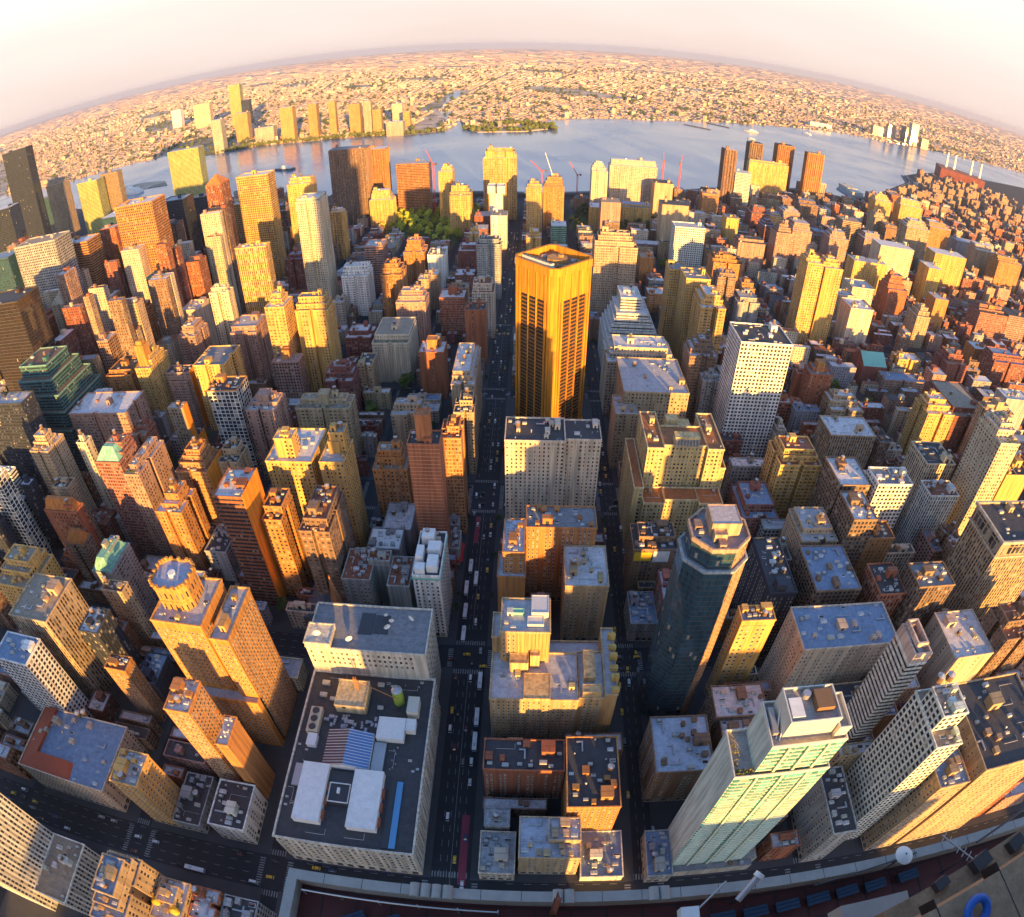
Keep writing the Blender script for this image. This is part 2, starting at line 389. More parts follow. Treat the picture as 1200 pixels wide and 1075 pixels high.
def unit_skylight():
    b = MB(); b.box(-1.2, 1.2, -.8, .8, 0, .35, M['white'])
    b.face([(-1.1, -.7, .352), (1.1, -.7, .352), (1.1, 0, .8), (-1.1, 0, .8)], M['glass']); b.face([(1.1, .7, .352), (-1.1, .7, .352), (-1.1, 0, .8), (1.1, 0, .8)], M['glass'])
    b.face([(-1.1, .7, .352), (-1.1, -.7, .352), (-1.1, 0, .8)], M['white']); b.face([(1.1, -.7, .352), (1.1, .7, .352), (1.1, 0, .8)], M['white'])
    return b.mesh('skylight')
def unit_duct():
    b = MB(); b.box(-3, 3, -.4, .4, .3, 1.0, M['tin'], True); b.box(2.2, 3, .4, 3.0, .3, 1.0, M['tin'], True); b.box(-2.8, -2.5, -.3, .3, 0, .3, M['steel']); b.box(1.8, 2.1, -.3, .3, 0, .3, M['steel'])
    return b.mesh('duct')
def unit_pipe():
    b = MB(); b.tube((-5, 0, .35), (5, 0, .35), .14, M['tin'], 6); b.tube((5, 0, .35), (5, 3.5, .35), .14, M['tin'], 6)
    for x in (-4.5, -1.5, 1.5, 4.5): b.box(x - .12, x + .12, -.2, .2, 0, .28, M['steel'])
    return b.mesh('pipe_run')
def unit_frame():
    b = MB()
    for x in (-1.4, 1.4):
        for y in (-1, 1): b.tube((x, y, 0), (x, y, 2.6), .07, M['steel'], 4)
    for z in (1.3, 2.6):
        for y in (-1, 1): b.tube((-1.4, y, z), (1.4, y, z), .06, M['steel'], 4)
        for x in (-1.4, 1.4): b.tube((x, -1, z), (x, 1, z), .06, M['steel'], 4)
    b.box(-1.2, 1.2, -.8, .8, .4, 1.8, M['paint'], True)
    return b.mesh('plant_frame')
def unit_hut():
    b = MB(); b.box(-.5, .5, -.5, .5, 0, 1, M['masonry']); b.box(-.55, .55, -.55, .55, 1.0, 1.05, M['roof'], True); b.face([(-.2, -.503, 0), (.15, -.503, 0), (.15, -.503, .6), (-.2, -.503, .6)], M['steel'])
    return b.mesh('roof_hut')
def unit_dish():
    b = MB(); b.tube((0, 0, 0), (0, 0, 1.2), .1, M['steel'])
    n = 14
    for k in range(3):
        r0, r1 = (k) / 3, (k + 1) / 3
        for i in range(n):
            a, c = 2 * math.pi * i / n, 2 * math.pi * (i + 1) / n
            P = lambda r, t: (r * math.cos(t), -0.9 - 0.35 * r * r + .6, 1.6 + r * math.sin(t))
            if k: b.face([P(r0, a), P(r1, a), P(r1, c), P(r0, c)], M['white'])
            else: b.face([P(0, 0), P(r1, a), P(r1, c)], M['white'])
    return b.mesh('dish')
U = {'water_tank': unit_tank(), 'air_unit': unit_ac(), 'roof_vent': unit_vent(), 'skylight': unit_skylight(), 'duct': unit_duct(), 'roof_hut': unit_hut(), 'pipe_run': unit_pipe(), 'plant_frame': unit_frame(), 'dish': unit_dish()}
def unit_window():
    b = MB(); b.box(-.5, .5, -.06, .0, 0, 1, M['stone'], True)
    b.face([(-.42, -.07, .07), (.42, -.07, .07), (.42, -.07, .94), (-.42, -.07, .94)], M['glass'])
    b.face([(-.42, -.085, .48), (.42, -.085, .48), (.42, -.085, .53), (-.42, -.085, .53)], M['stone'])
    b.box(-.56, .56, -.18, .0, -.07, -.001, M['stone'], True)
    return b
WB = unit_window(); U['window'] = WB.mesh('window')
def unit_window_bare():
    b = MB(); b.face([(-.5, -.05, 0), (.5, -.05, 0), (.5, -.05, 1), (-.5, -.05, 1)], M['darkglass'])
    b.box(-.5, .5, -.12, 0, -.06, -.002, M['steel'], True)
    return b
WB2 = unit_window_bare(); U['bare'] = WB2.mesh('window')

class Windows:
    """Collects the windows of one building; the hundred that show largest become parts of their own, the rest one part."""
    def __init__(s, root, bare=False): s.root = root; s.t = []; s.bare = bare
    def grid(s, p0, p1, zs, n, w, h, margin=0.0, skip=None):
        (x0, y0), (x1, y1) = p0, p1; L = math.hypot(x1 - x0, y1 - y0); dx, dy = (x1 - x0) / L, (y1 - y0) / L; rz = math.atan2(dy, dx)
        st = (L - 2 * margin) / n
        for z in zs:
            for i in range(n):
                if skip and skip(i, z): continue
                t = margin + st * (i + .5); s.t.append((x0 + dx * t, y0 + dy * t, z, w, h, rz))
    def done(s):
        ox, oy, oz = s.root.location
        def size(t):
            x, y, z = t[0] + ox, t[1] + oy, t[2] + oz; d = Vector((x, y, z - EYE)); nrm = Vector((math.sin(t[5]), -math.cos(t[5]), 0))
            return -max(0, -d.normalized().dot(nrm)) / d.length_squared
        s.t.sort(key=size)
        me = U['bare'] if s.bare else U['window']; wb = WB2 if s.bare else WB
        for t in s.t[:100]: inst('window', me, s.root, t[:3], (t[3], 1, t[4]), t[5])
        rest = s.t[100:]
        if rest:
            b = MB()
            for x, y, z, w, h, rz in rest:
                c, q = math.cos(rz), math.sin(rz); k = 0
                base = len(b.v)
                b.v += [(x + (vx * w) * c - vy * q, y + (vx * w) * q + vy * c, z + vz * h) for vx, vy, vz in wb.v]
                for f, mi in zip(wb.f, wb.m): b.f.append(tuple(i + base for i in f)); b.m.append(b.mi(wb.mats[mi])); b.uv += [(0, 0)] * len(f); b.tint.append((1, 1, 1))
            o = b.obj('window', s.root); o['kind'] = 'stuff'

def clutter(root, x0, x1, y0, y1, z, n, rng, wall=(0.4, 0.3, 0.2), tank=0.6, hut=True, taken=None):
    """Stair housing, tanks and plant on one roof, kept clear of each other."""
    w, d = x1 - x0, y1 - y0; got = list(taken or [])
    def spot(a, b):
        for _ in range(14):
            if w < 2 * a + 1.6 or d < 2 * b + 1.6: return None
            x = rng.uniform(x0 + a + .8, x1 - a - .8); y = rng.uniform(y0 + b + .8, y1 - b - .8)
            if all(abs(x - q[0]) > a + q[2] + .2 or abs(y - q[1]) > b + q[3] + .2 for q in got): got.append((x, y, a, b)); return x, y
        return None
    def put(nm, a, b, s, rz=0, col=None):
        p = spot(a, b)
        if p: inst(nm, U[nm], root, (p[0], p[1], z), s, rz, col)
        return p
    if hut and min(w, d) > 7:
        hw, hd, hh = min(w * .36, rng.uniform(3.5, 8)), min(d * .36, rng.uniform(3.5, 8)), rng.uniform(3, 6.5)
        p = put('roof_hut', hw / 2, hd / 2, (hw, hd, hh), 0, jit(wall, rng, .15))
        if p and rng.random() < tank * .55 and min(hw, hd) > 3.2: inst('water_tank', U['water_tank'], root, (p[0], p[1], z + hh * 1.05), (1.5, 1.5, 1.5))
        elif rng.random() < tank: put('water_tank', 1.9, 1.9, (rng.uniform(1.5, 1.9),) * 3)
    for _ in range(n):
        k = rng.choice(('air_unit', 'air_unit', 'air_unit', 'roof_vent', 'roof_vent', 'skylight', 'duct', 'roof_hut', 'roof_hut', 'pipe_run', 'plant_frame'))
        if k == 'air_unit': s = rng.uniform(.9, 2.0); put(k, 1.1 * s, .7 * s, (s, s, s), 0, rng.choice(((.55, .55, .54), (.4, .4, .4), (.5, .45, .36), (.68, .67, .64))))
        elif k == 'roof_vent': s = rng.uniform(.8, 1.6); put(k, .5 * s, .5 * s, (s, s, s))
        elif k == 'skylight': s = rng.uniform(.9, 1.5); put(k, 1.3 * s, .9 * s, (s, s, s))
        elif k == 'pipe_run': put(k, 5.2, 3.6, (1, 1, 1), rng.choice((0, math.pi)))
        elif k == 'plant_frame': put(k, 1.5, 1.1, (1, 1, 1), 0, (.42, .42, .4))
        elif k == 'duct': put(k, 3.1, 3.1, (1, 1, 1), rng.choice((0, math.pi / 2)))
        else: s = rng.uniform(2, 3.5); put(k, s / 2, s / 2, (s, s * rng.uniform(.8, 1.4), rng.uniform(2, 3.2)), 0, jit(wall, rng, .2))
    return got

def each(root, name, boxes, mat, col=None, cap=True):
    for (x0, x1, y0, y1, z0, z1) in boxes:
        b = MB(); b.box(x0, x1, y0, y1, z0, z1, mat)
        if cap and min(x1 - x0, y1 - y0) > 2: b.ring(rect(x0, x1, y0, y1), .12, .3, z1 - .3, z1 + .3, mat)
        wo(b, name, root, col)
def masses(root, polys, mat, bay, fl, wall, roof, cap, z0s=None, lip=.3, top=.4):
    out = []
    for i, (P, h) in enumerate(polys):
        f = MB(); f.walls(P, z0s[i] if z0s else 0, h, mat, bay, fl); wo(f, 'facade', root, wall)
        r = MB(); r.poly(P, h - .85, M['roof']); out.append(wo(r, 'roof', root, roof)); p = MB(); p.ring(P, lip, .4, h - .95, h + top, M['masonry']); wo(p, 'parapet', root, cap)
    return out
def wo(b, name, root, col=None):
    dx, dy, dz = root.location
    b.v = [(x - dx, y - dy, z - dz) for x, y, z in b.v]
    return b.obj(name, root, col)
def footprint(a, b, c, d, rng):
    """A block's plan: plain, or with light courts cut into its fronts, as flats have."""
    w, e = b - a, d - c; k = rng.random()
    if min(w, e) < 13 or k < .25: return rect(a, b, c, d)
    n = rng.uniform(2.5, 4.5); P = [(a, c)]
    if w > 15 and k > .3:      # court in the west front
        m = a + w * rng.uniform(.38, .5); q = rng.uniform(2.2, min(6, w * .25)); P += [(m, c), (m, c + n), (m + q, c + n), (m + q, c)]
    P.append((b, c))
    if e > 15 and k > .45:
        m = c + e * rng.uniform(.35, .5); q = rng.uniform(2.2, min(6, e * .3)); P += [(b, m), (b - n, m), (b - n, m + q), (b, m + q)]
    P.append((b, d)); P.append((a, d))
    if e > 15 and k > .45:
        m = c + e * rng.uniform(.5, .65); q = rng.uniform(2.2, min(6, e * .3)); P += [(a, m), (a + n, m), (a + n, m - q), (a, m - q)]
    return P
def building(name, label, cat, tiers, style, wall, roof, rng, group=None, level=2, n=5, tank=0.6, steps=True, real=False):
    """tiers: (x0, x1, y0, y1, top) rectangles in world metres; the first is the main mass."""
    x0, x1, y0, y1, h = tiers[0]; cx, cy = (x0 + x1) / 2, (y0 + y1) / 2
    root = thing(name, label, cat, (cx, cy, 0), 0, group)
    T = [(a - cx, b - cx, c - cy, d - cy, t) for a, b, c, d, t in tiers]
    mat, bay, fl = STYLES[style]
    extra = []
    shaped = steps and len(T) == 1 and level >= 2
    if steps and len(T) == 1 and h > 38 and style.startswith('punch') and rng.random() < .9 and min(x1 - x0, y1 - y0) > 12:
        a, b, c, d, t = T[0]; z = t
        for _ in range(rng.choice((1, 2, 2, 3, 3)) if h > 55 else rng.choice((1, 1, 2))):
            q = [rng.choice((0.4, 1.8, 3.0, 4.2)) for _ in range(4)]
            if b - a - q[0] - q[1] < 7 or d - c - q[2] - q[3] - 4.6 < 6: break
            a, b, c, d = a + q[0], b - q[1], c + q[2] + (4.6 if z == t else .8), d - q[3]; z += rng.uniform(3.2, 6.4); extra.append((a, b, c, d, z))
    AT = T + extra; roofs = []
    for i, (a, b, c, d, t) in enumerate(AT):
        f = MB(); r = MB(); p = MB()
        z0 = 0 if i < len(T) else AT[i - 1][4] - 1.2 if i > len(T) else h - 1.2
        under = [q for q in AT[:i] if q[0] <= a + .01 and q[1] >= b - .01 and q[2] <= c + .01 and q[3] >= d - .01]
        if under: z0 = max(q[4] for q in under) - 1.2
        P = footprint(a, b, c, d, rng) if shaped and i == 0 and not real else rect(a, b, c, d)
        f.walls(P, z0, t, mat, bay, fl); f.obj('facade', root, wall)
        if level >= 2:
            r.poly(P, t - .9, M['roof']); p.ring(P, .28, .35, t - .95, t + .22, M['masonry'])
            for zb, pr in ((z0 + 6.5, .5), (t - 5, .5)):
                if t - z0 > 26 and rng.random() < pr: q = MB(); q.ring(P, .28, .05, zb, zb + .5, M['masonry']); q.obj('string_course', root, tuple(min(.8, k * 1.1 + .01) for k in wall))
            p.obj('parapet', root, tuple(min(.8, k * 1.12 + .015) for k in wall))
        else: r.poly(P, t, M['roof'])
        roofs.append(r.obj('roof', root, roof))
    for i, (a, b, c, d, t) in enumerate(AT):
        ab = [((q[0] + q[1]) / 2, (q[2] + q[3]) / 2, (q[1] - q[0]) / 2 + .3, (q[3] - q[2]) / 2 + .3) for j, q in enumerate(AT) if j != i and q[4] > t and q[0] < b and q[1] > a and q[2] < d and q[3] > c]
        m = n if i == 0 and not extra else max(1, n * 2 // 3)
        clutter(roofs[i], a, b, c, d, t - (.9 if level >= 2 else 0), m if level >= 1 else 0, rng, wall, tank, hut=(level >= 1 and (i == len(AT) - 1 or not ab)), taken=ab)
    return root
def tint_mat():
    m, n, l, p = new_mat('tinted'); c, _ = base_colour(n, l, True); l.new(weathered(n, l, c, .05, .25), p.inputs['Base Color']); p.inputs['Roughness'].default_value = .85; return m
M['tintroof'] = tint_mat()
# unseen towers added west of the viewer to cast shade: x, y, width, depth, height
SHADE_TOWERS = [(210, -260, 60, 50, 128, 'piers', 'tan', 'unseen broad tan tower added west of the viewpoint for shade'), (60, -330, 50, 60, 118, 'grid', 'grey', 'unseen grey gridded tower added west of the viewpoint for shade'), (-40, -210, 44, 60, 92, 'punch', 'brick', 'unseen brick tower added west of the viewpoint for shade'),
 (330, -420, 70, 50, 150, 'glass', 'dark', 'unseen dark glass slab added west of the viewpoint for shade'), (480, -300, 60, 60, 125, 'bands', 'white', 'unseen white banded tower added west of the viewpoint for shade'), (120, -520, 60, 60, 150, 'piers', 'cream', 'unseen cream tower added west of the viewpoint for shade'), (620, -420, 70, 60, 140, 'grid', 'brown', 'unseen brown gridded tower added west of the viewpoint for shade'), (-10, -620, 60, 70, 150, 'glass', 'teal', 'unseen teal glass tower added west of the viewpoint for shade'), (800, -500, 80, 60, 150, 'bands', 'grey', 'unseen grey banded slab added west of the viewpoint for shade'), (-200, -420, 60, 50, 120, 'punch', 'tan', 'unseen plain tan tower added west of the viewpoint for shade')]

# ---------------------------------------------------------------- the setting: ground, river, far bank, streets
NEAR = [(-9000, 1100), (-2440, 1448), (-1989, 1830), (-1761, 1904), (-1209, 1602), (-1014, 1591), (-831, 1565), (-645, 1546), (-405, 1425), (-245, 1430), (-128, 1438), (27, 1426), (146, 1460), (268, 1472), (443, 1586), (578, 1644), (752, 1730), (878, 1701), (980, 1756), (1154, 1929), (1441, 2245), (1526, 2415), (1721, 2603), (2000, 2831), (2236, 2958), (2544, 3066), (2995, 3252), (4237, 3535), (14000, 3900)]
FAR = [(-9000, 3900), (-5548, 3477), (-2800, 2628), (-2423, 2522), (-2160, 2464), (-1957, 2593), (-1710, 2682), (-1324, 2439), (-1130, 2494), (-930, 2469), (-679, 2460), (-473, 2443), (-380, 2480), (-330, 2600), (-480, 3300), (-600, 4700), (-520, 4720), (-420, 3400), (-271, 2537), (-152, 2501), (48, 2857), (284, 2998), (532, 3065), (870, 3249), (1277, 3481), (1708, 3740), (1999, 3839), (2170, 3797), (2575, 3955), (2938, 4095), (3348, 4188), (4012, 4399), (5767, 4859), (14000, 5600)]
def shore(x, pts):
    for (a, b), (c, d) in zip(pts, pts[1:]):
        if a <= x <= c: return b + (d - b) * (x - a) / max(1e-6, c - a)
    return pts[-1][1]
FARS = [p for p in FAR if not (p[1] > 2550 and -620 < p[0] < -300)]
b = MB(); b.poly(rect(-40000, 40000, -4000, 45000), 0, M['asphalt']); structure(b.obj('ground'))
b = MB(); b.poly(NEAR + FAR[::-1], 0.05, M['water']); structure(b.obj('river'))
b = MB(); b.poly(FAR + [(39000, 5600), (39000, 44000), (-39000, 44000), (-39000, 3900)], 0.11, M['land']); structure(b.obj('far_bank'))
isl = [(-215, 2457), (-38, 2480), (50, 2567), (46, 2704), (-62, 2780), (-167, 2720), (-260, 2560)]
b = MB(); b.prism(isl, 0, 2.0, M['land']); structure(b.obj('island'))
isl2 = [(-1480, 1990), (-1440, 1940), (-1318, 1893), (-1202, 1887), (-1262, 1973), (-1380, 2016)]
b = MB(); b.prism(isl2, 0, 2.0, M['land']); structure(b.obj('island'))

XB = [(-20, 56)] + [(77 + 90 * k, 148 + 90 * k) for k in range(18)] + [(-121.5, -51)] + [(-210.5 - 89 * k, -140.5 - 89 * k) for k in range(10)]
YB = [(92, 222), (250, 376), (419, 547), (571, 698), (728, 914), (944, 1142), (1172, 1340), (1370, 1560), (1590, 1780)]
WEST = [(-60, 62)]
b_n = 0
for (x0, x1) in XB:
    for (y0, y1) in YB + WEST:
        ye = min(shore(x0, NEAR), shore(x1, NEAR)) - 45
        if y0 > ye - 30: continue
        y1_ = min(y1, ye); b = MB(); e = 4.5 if not (x0 == -20 or x1 == -51) else 5.0
        b.box(x0 - e, x1 + e, y0 - e, y1_ + e, 0, 0.15, M['pave']); structure(b.obj('pavement')); b_n += 1
# riverside road: a raised ribbon along the shore
b = MB(); pts = NEAR[8:22]
def ribbon(b, pts, off0, off1, z, mat, thick=1.2):
    o0 = []; o1 = []
    for i, p in enumerate(pts):
        q = pts[min(i + 1, len(pts) - 1)]; r_ = pts[max(i - 1, 0)]
        d = Vector((q[0] - r_[0], q[1] - r_[1])).normalized(); nrm = Vector((d.y, -d.x))
        o0.append((p[0] + nrm.x * off0, p[1] + nrm.y * off0)); o1.append((p[0] + nrm.x * off1, p[1] + nrm.y * off1))
    for i in range(len(pts) - 1):
        b.face([o1[i] + (z,), o1[i + 1] + (z,), o0[i + 1] + (z,), o0[i] + (z,)], mat)
        b.face([o1[i] + (z - thick,), o1[i + 1] + (z - thick,), o1[i + 1] + (z,), o1[i] + (z,)], mat)
        b.face([o0[i + 1] + (z - thick,), o0[i] + (z - thick,), o0[i] + (z,), o0[i + 1] + (z,)], mat)
ribbon(b, pts, 6, 28, 7.0, M['pave']); ribbon(b, pts, 14, 16, 7.6, M['ledge'], .6)
structure(b.obj('riverside_road'))

# painted lines
b = MB(); Z = 0.006
def bar(x0, x1, y0, y1): b.poly(rect(x0, x1, y0, y1), Z, M['paintline'])
for y in range(70, 1320, 9):
    if any(a - 4 < y < c + 4 for a, c in ((222, 250), (376, 419), (547, 571), (698, 728), (914, 944), (1142, 1172))): continue
    for x in (-41.5, -37.9, -33.6, -30.2): bar(x - .12, x + .12, y, y + 4)
    bar(-35.75, -35.5, y, y + 9)
for y in range(92, 920, 8):
    for x in (64.5, 68.8): bar(x - .1, x + .1, y, y + 3.5)
AV = [(62, 92), (222, 250), (376, 419), (547, 571), (698, 728), (914, 944), (1142, 1172)]
for (a, c) in AV[:5]:
    for (s0, s1) in ((-45.5, -25.5), (60.5, 72.5), (-136.5, -126), (151, 164), (-225, -215)):
        n = int((s1 - s0) / 1.5)
        for i in range(n):
            x = s0 + i * 1.5; bar(x, x + .7, a + .8, a + 4.2); bar(x, x + .7, c - 4.2, c - .8)
        for i in range(int((c - a - 12) / 1.5)):
            y = a + 6 + i * 1.5; bar(s0 - 4.6, s0 - 1.4, y, y + .7); bar(s1 + 1.4, s1 + 4.6, y, y + .7)
    for x in range(-600, 520, 9):
        if any(s - 6 < x < t + 6 for s, t in ((-50, -20), (56, 77), (-140, -121), (148, 167))): continue
        for f_ in (.22, .42, .62, .8): y = a + (c - a) * f_; bar(x, x + 4, y - .12, y + .12)
structure(b.obj('road_markings'))
b = MB()
for (x0, x1, y0, y1) in ((-31.6, -27.4, 84, 126), (-41.5, -38.2, 342, 372)): b.poly(rect(x0, x1, y0, y1), 0.012, M['buslane'])
structure(b.obj('bus_lane'))

TRI = []       # footprints already taken: x0, x1, y0, y1
LAND = []      # (x, y, z, short phrase) of things other labels can refer to

# ---------------------------------------------------------------- big buildings with their own shapes
def wi(name, root, loc, scale=(1, 1, 1), rz=0, col=None):
    return inst(name, U[name], root, Vector(loc) - root.location, scale, rz, col)

def white_store():
    rng = random.Random(5)
    root = thing('department_store', 'white stone department store filling a block, with blue striped roof hall and white roof houses', 'department store', (-85.5, 156, 0))
    wall = (0.62, 0.56, 0.46)
    A = rect(-121, -50, 88, 192); B_ = rect(-121, -53, 192.3, 224)
    f = MB(); f.walls(A, 0, 40, STYLES['wall'][0]); f.walls(B_, 0, 64, STYLES['wall'][0]); wo(f, 'facade', root, wall)
    r = MB(); r.poly(A, 39.1, M['roof']); wo(r, 'roof', root, ROOFS['tar'])
    r = MB(); r.poly(B_, 63.2, M['roof']); wo(r, 'roof', root, ROOFS['grey'])
    p = MB(); p.ring(A, .5, .5, 38.9, 40.3, M['masonry']); p.ring(B_, .35, .4, 63, 64.3, M['masonry']); p.ring(A, .45, -.02, 33, 33.7, M['masonry']); p.ring(A, .35, -.02, 8.5, 9.3, M['masonry']); wo(p, 'parapet', root, wall)
    p = MB()
    for i in range(15):
        y = 88 + 7.0 * i; p.box(-50.0, -49.4, y, y + 1.1, 9.4, 32.9, M['masonry'])
    for i in range(11):
        x = -121 + 6.95 * i; p.box(x, x + 1.2, 87.4, 88.0, 9.4, 32.9, M['masonry'])
    wo(p, 'pilaster', root, wall)
    b = MB()   # striped hall: a low glazed gable with ribs
    x0, x1, y0, y1 = -103, -78, 131, 153; xm = (x0 + x1) / 2 - .5
    b.walls(rect(x0, x1, y0, y1), 39.2, 42.5, M['white'])
    for y_, rev in ((y0, False), (y1, True)):
        t = [(x0, y_, 42.5), (x1, y_, 42.5), (xm, y_, 46)]; b.face(t[::-1] if rev else t, M['white'])
    b.face([(x0, y1, 42.5), (x0, y0, 42.5), (xm, y0, 46), (xm, y1, 46)], M['hall_red']); b.face([(x1, y0, 42.5), (x1, y1, 42.5), (xm, y1, 46), (xm, y0, 46)], M['hall_blue'])
    for i in range(13):
        y = y0 + .4 + i * (y1 - y0 - 1.0) / 12
        for xa in (x0, x1): b.tube((xa, y, 42.62), (xm, y, 46.12), .16, M['white'])
    wo(b, 'roof_hall', root)
    for (x0, x1, y0, y1, h) in ((-112, -98, 98, 131, 44.5), (-84, -69, 97.5, 130, 44.5)):
        b = MB(); b.box(x0, x1, y0, y1, 39.2, h, M['white']); b.ring(rect(x0, x1, y0, y1), .1, .25, h - .4, h + .25, M['white'])
        for k in range(3): b.box(x1 + .003, x1 + 1.2, y0 + 3 + k * 8, y0 + 8 + k * 8, 39.2, 42, M['rustbox'])
        wo(b, 'roof_house', root)
    b = MB(); b.box(-97.9, -84.1, 110, 129, 39.2, 41.5, M['steel']); b.ring(rect(-96.5, -85.5, 111, 122), .0, .4, 41.5, 42.3, M['white']); b.box(-92, -90.6, 116, 119, 41.5, 43, M['white']); wo(b, 'plant_room', root)
    for (x0, x1, y0, y1, h, c) in ((-76.5, -62, 150, 163, 44, (.72, .71, .68)), (-114, -109, 142, 149, 43, (.7, .69, .66)), (-62, -56, 166, 176, 46, (.6, .55, .45)), (-61.5, -56.5, 156, 163, 44, (.7, .69, .66))):
        b = MB(); b.box(x0, x1, y0, y1, 39.2, h, M['paint']); b.ring(rect(x0, x1, y0, y1), .12, .3, h - .3, h + .25, M['paint']); wo(b, 'roof_house', root, c)
    b = MB(); b.box(-116, -109.5, 150, 166, 39.2, 43.2, M['paint'])
    for k in range(3): b.cyl(-112.7, 152.8 + 5.2 * k, 1.9, 43.2, 44.0, M['steel'], 16); b.cyl(-112.7, 152.8 + 5.2 * k, 2.1, 43.2, 43.9, M['paint'], 16, cap=False)
    wo(b, 'cooling_tower', root, (.55, .45, .32))
    b = MB(); b.box(-102, -85, 166, 183, 39.2, 47, M['masonry']); b.ring(rect(-102, -85, 166, 183), .2, .4, 46.6, 47.5, M['masonry']); b.box(-98, -96, 165.9, 166.5, 44, 46, M['steel']); wo(b, 'roof_house', root, (.56, .44, .26))
    b = MB(); b.cyl(-68, 176, 3.0, 39.2, 52, M['lime'], 18); b.cyl(-68, 176, 3.0, 52, 53.2, M['tin'], 18, 1.2); wo(b, 'tank', root)
    b = MB(); b.box(-62.3, -59.2, 90, 127, 39.2, 40.2, M['skyblue']); b.box(-66, -62.6, 90, 128, 39.2, 39.8, M['steel']); wo(b, 'skylight', root)
    each(root, 'duct', ((-117.5, -112.1, 118, 131, 39.2, 41), (-77.4, -71, 131.2, 149, 39.2, 40.6)), M['tin'], None, False)
    for (x, y, q_) in ((-80, 93, 0), (-100, 93, 0), (-116, 112, 1.57), (-66, 140, 1.57), (-64, 184, 0), (-106, 188, 0)): wi('pipe_run', root, (x, y, 39.1), (1, 1, 1), q_)
    for i in range(22): x, y = rng.choice(((rng.uniform(-119, -114), rng.uniform(92, 146)), (rng.uniform(-68, -64), rng.uniform(131, 148)), (rng.uniform(-82, -53), rng.uniform(182, 190)), (rng.uniform(-57, -53), rng.uniform(92, 160)))); wi(rng.choice(('roof_vent', 'roof_vent', 'air_unit', 'skylight')), root, (x, y, 39.1), (.8, .8, .8), 0, (.5, .5, .5))
    for i in range(26):
        x, y = rng.uniform(-112, -78), rng.uniform(155, 164); s = rng.uniform(.9, 1.7); wi('air_unit', root, (x, y, 39.1), (s, s, s), rng.choice((0, 1.57)), rng.choice(((.12, .12, .14), (.4, .4, .42), (.2, .2, .22))))
    for (x, y, s) in ((-112, 176, 2), (-106, 174, 1.6), (-112, 184, 2.2), (-104, 187, 1.4), (-78, 171, 1.6), (-80, 186, 1.8), (-57.5, 140, 1), (-93, 160, 1.7)): wi('air_unit', root, (x, y, 39.1), (s, s, s), 0, (.55, .5, .42))
    b = MB(); b.box(-121.0, -106, 192.0, 206, 64.3, 67.5, M['masonry']); b.ring(rect(-121, -106, 192, 206), .25, .5, 67, 68.2, M['masonry']); wo(b, 'roof_house', root, wall)
    for (x, y, s) in ((-114, 198, 2.2), (-97, 199, 2.0), (-77, 209, 2.0), (-75, 214, 1.6), (-63, 216, 2.0), (-79, 218, 1.3)): wi('dish', root, (x, y, 67.6 if y < 199 and x < -107 else 63.2), (s, s, s), rng.uniform(-.6, .6))
    b = MB()
    for (x0, x1, y0, y1) in ((-93, -85, 204, 219), (-84.5, -76, 205, 218)): b.box(x0, x1, y0, y1, 63.21, 63.6, M['steel'])
    wo(b, 'roof_hatch', root)
    b = MB()   # derrick with its jib
    base = (-91, 178, 39.2)
    for s_ in ((-.9, -.9), (.9, -.9), (.9, .9), (-.9, .9)): b.tube((base[0] + s_[0], base[1] + s_[1], 39.2), (base[0] + s_[0] * .6, base[1] + s_[1] * .6, 58), .14, M['derrick'])
    for k in range(9):
        z = 40 + 2 * k; s_ = 1 if k % 2 else -1
        for a, c in (((-.85, -.85), (.85, -.85)), ((.85, -.85), (.85, .85)), ((.85, .85), (-.85, .85)), ((-.85, .85), (-.85, -.85))): b.tube((base[0] + a[0] * s_, base[1] + a[1], z), (base[0] + c[0] * s_, base[1] + c[1], z + 2), .08, M['derrick'])
    b.tube((base[0], base[1], 56), (-66, 172, 48), .22, M['derrick']); b.tube((base[0], base[1], 58), (-66, 172, 48), .06, M['steel'])
    wo(b, 'derrick', root)
    for k in range(18):
        inst('pennant', U['pennant'], root, (-121 + 4.2 * k + 1 + 85.5, 87.2 - 156, 5.5), (1, 1, 1))
    w = Windows(root); o = root.location
    P = lambda x, y: (x - o.x, y - o.y)
    w.grid(P(-121, 87.98), P(-50, 87.98), (10.5, 15, 19.5, 24), 20, 1.6, 2.6, .6); w.grid(P(-121, 87.98), P(-50, 87.98), (28.6, 34.2), 20, 1.6, 2.8, .6); w.grid(P(-121, 87.98), P(-50, 87.98), (1.2,), 12, 3.8, 5.2, .6)
    w.grid(P(-49.98, 88), P(-49.98, 192), (10.5, 15, 19.5, 24, 28.6, 34.2), 28, 1.6, 2.6, .4); w.grid(P(-52.98, 192.3), P(-52.98, 224), (10.5, 15, 19.5, 24, 28.6, 34.2, 40, 45, 50, 56), 8, 1.6, 2.6, .4)
    w.grid(P(-121, 192.28), P(-53, 192.28), (49, 53.5, 58), 22, 1.5, 2.2, 1.0, skip=lambda i, z: i > 19 or (i < 5 and z > 50 and i % 2))
    w.done(); TRI.append((-121, -50, 88, 224)); LAND.append((-85, 150, 40, 'white department store'))
M['hall_blue'] = simple('hall_blue', (0.07, 0.20, 0.45), 0.35); M['hall_red'] = simple('hall_red', (0.12, 0.06, 0.06), 0.5); M['rustbox'] = simple('rust_steel', (0.28, 0.09, 0.05), 0.7, noise=.3)
M['lime'] = simple('lime_green', (0.30, 0.42, 0.06), 0.5, noise=.15); M['skyblue'] = simple('blue_glazing', (0.10, 0.28, 0.5), 0.25); M['derrick'] = simple('derrick_orange', (0.45, 0.20, 0.05), 0.6)
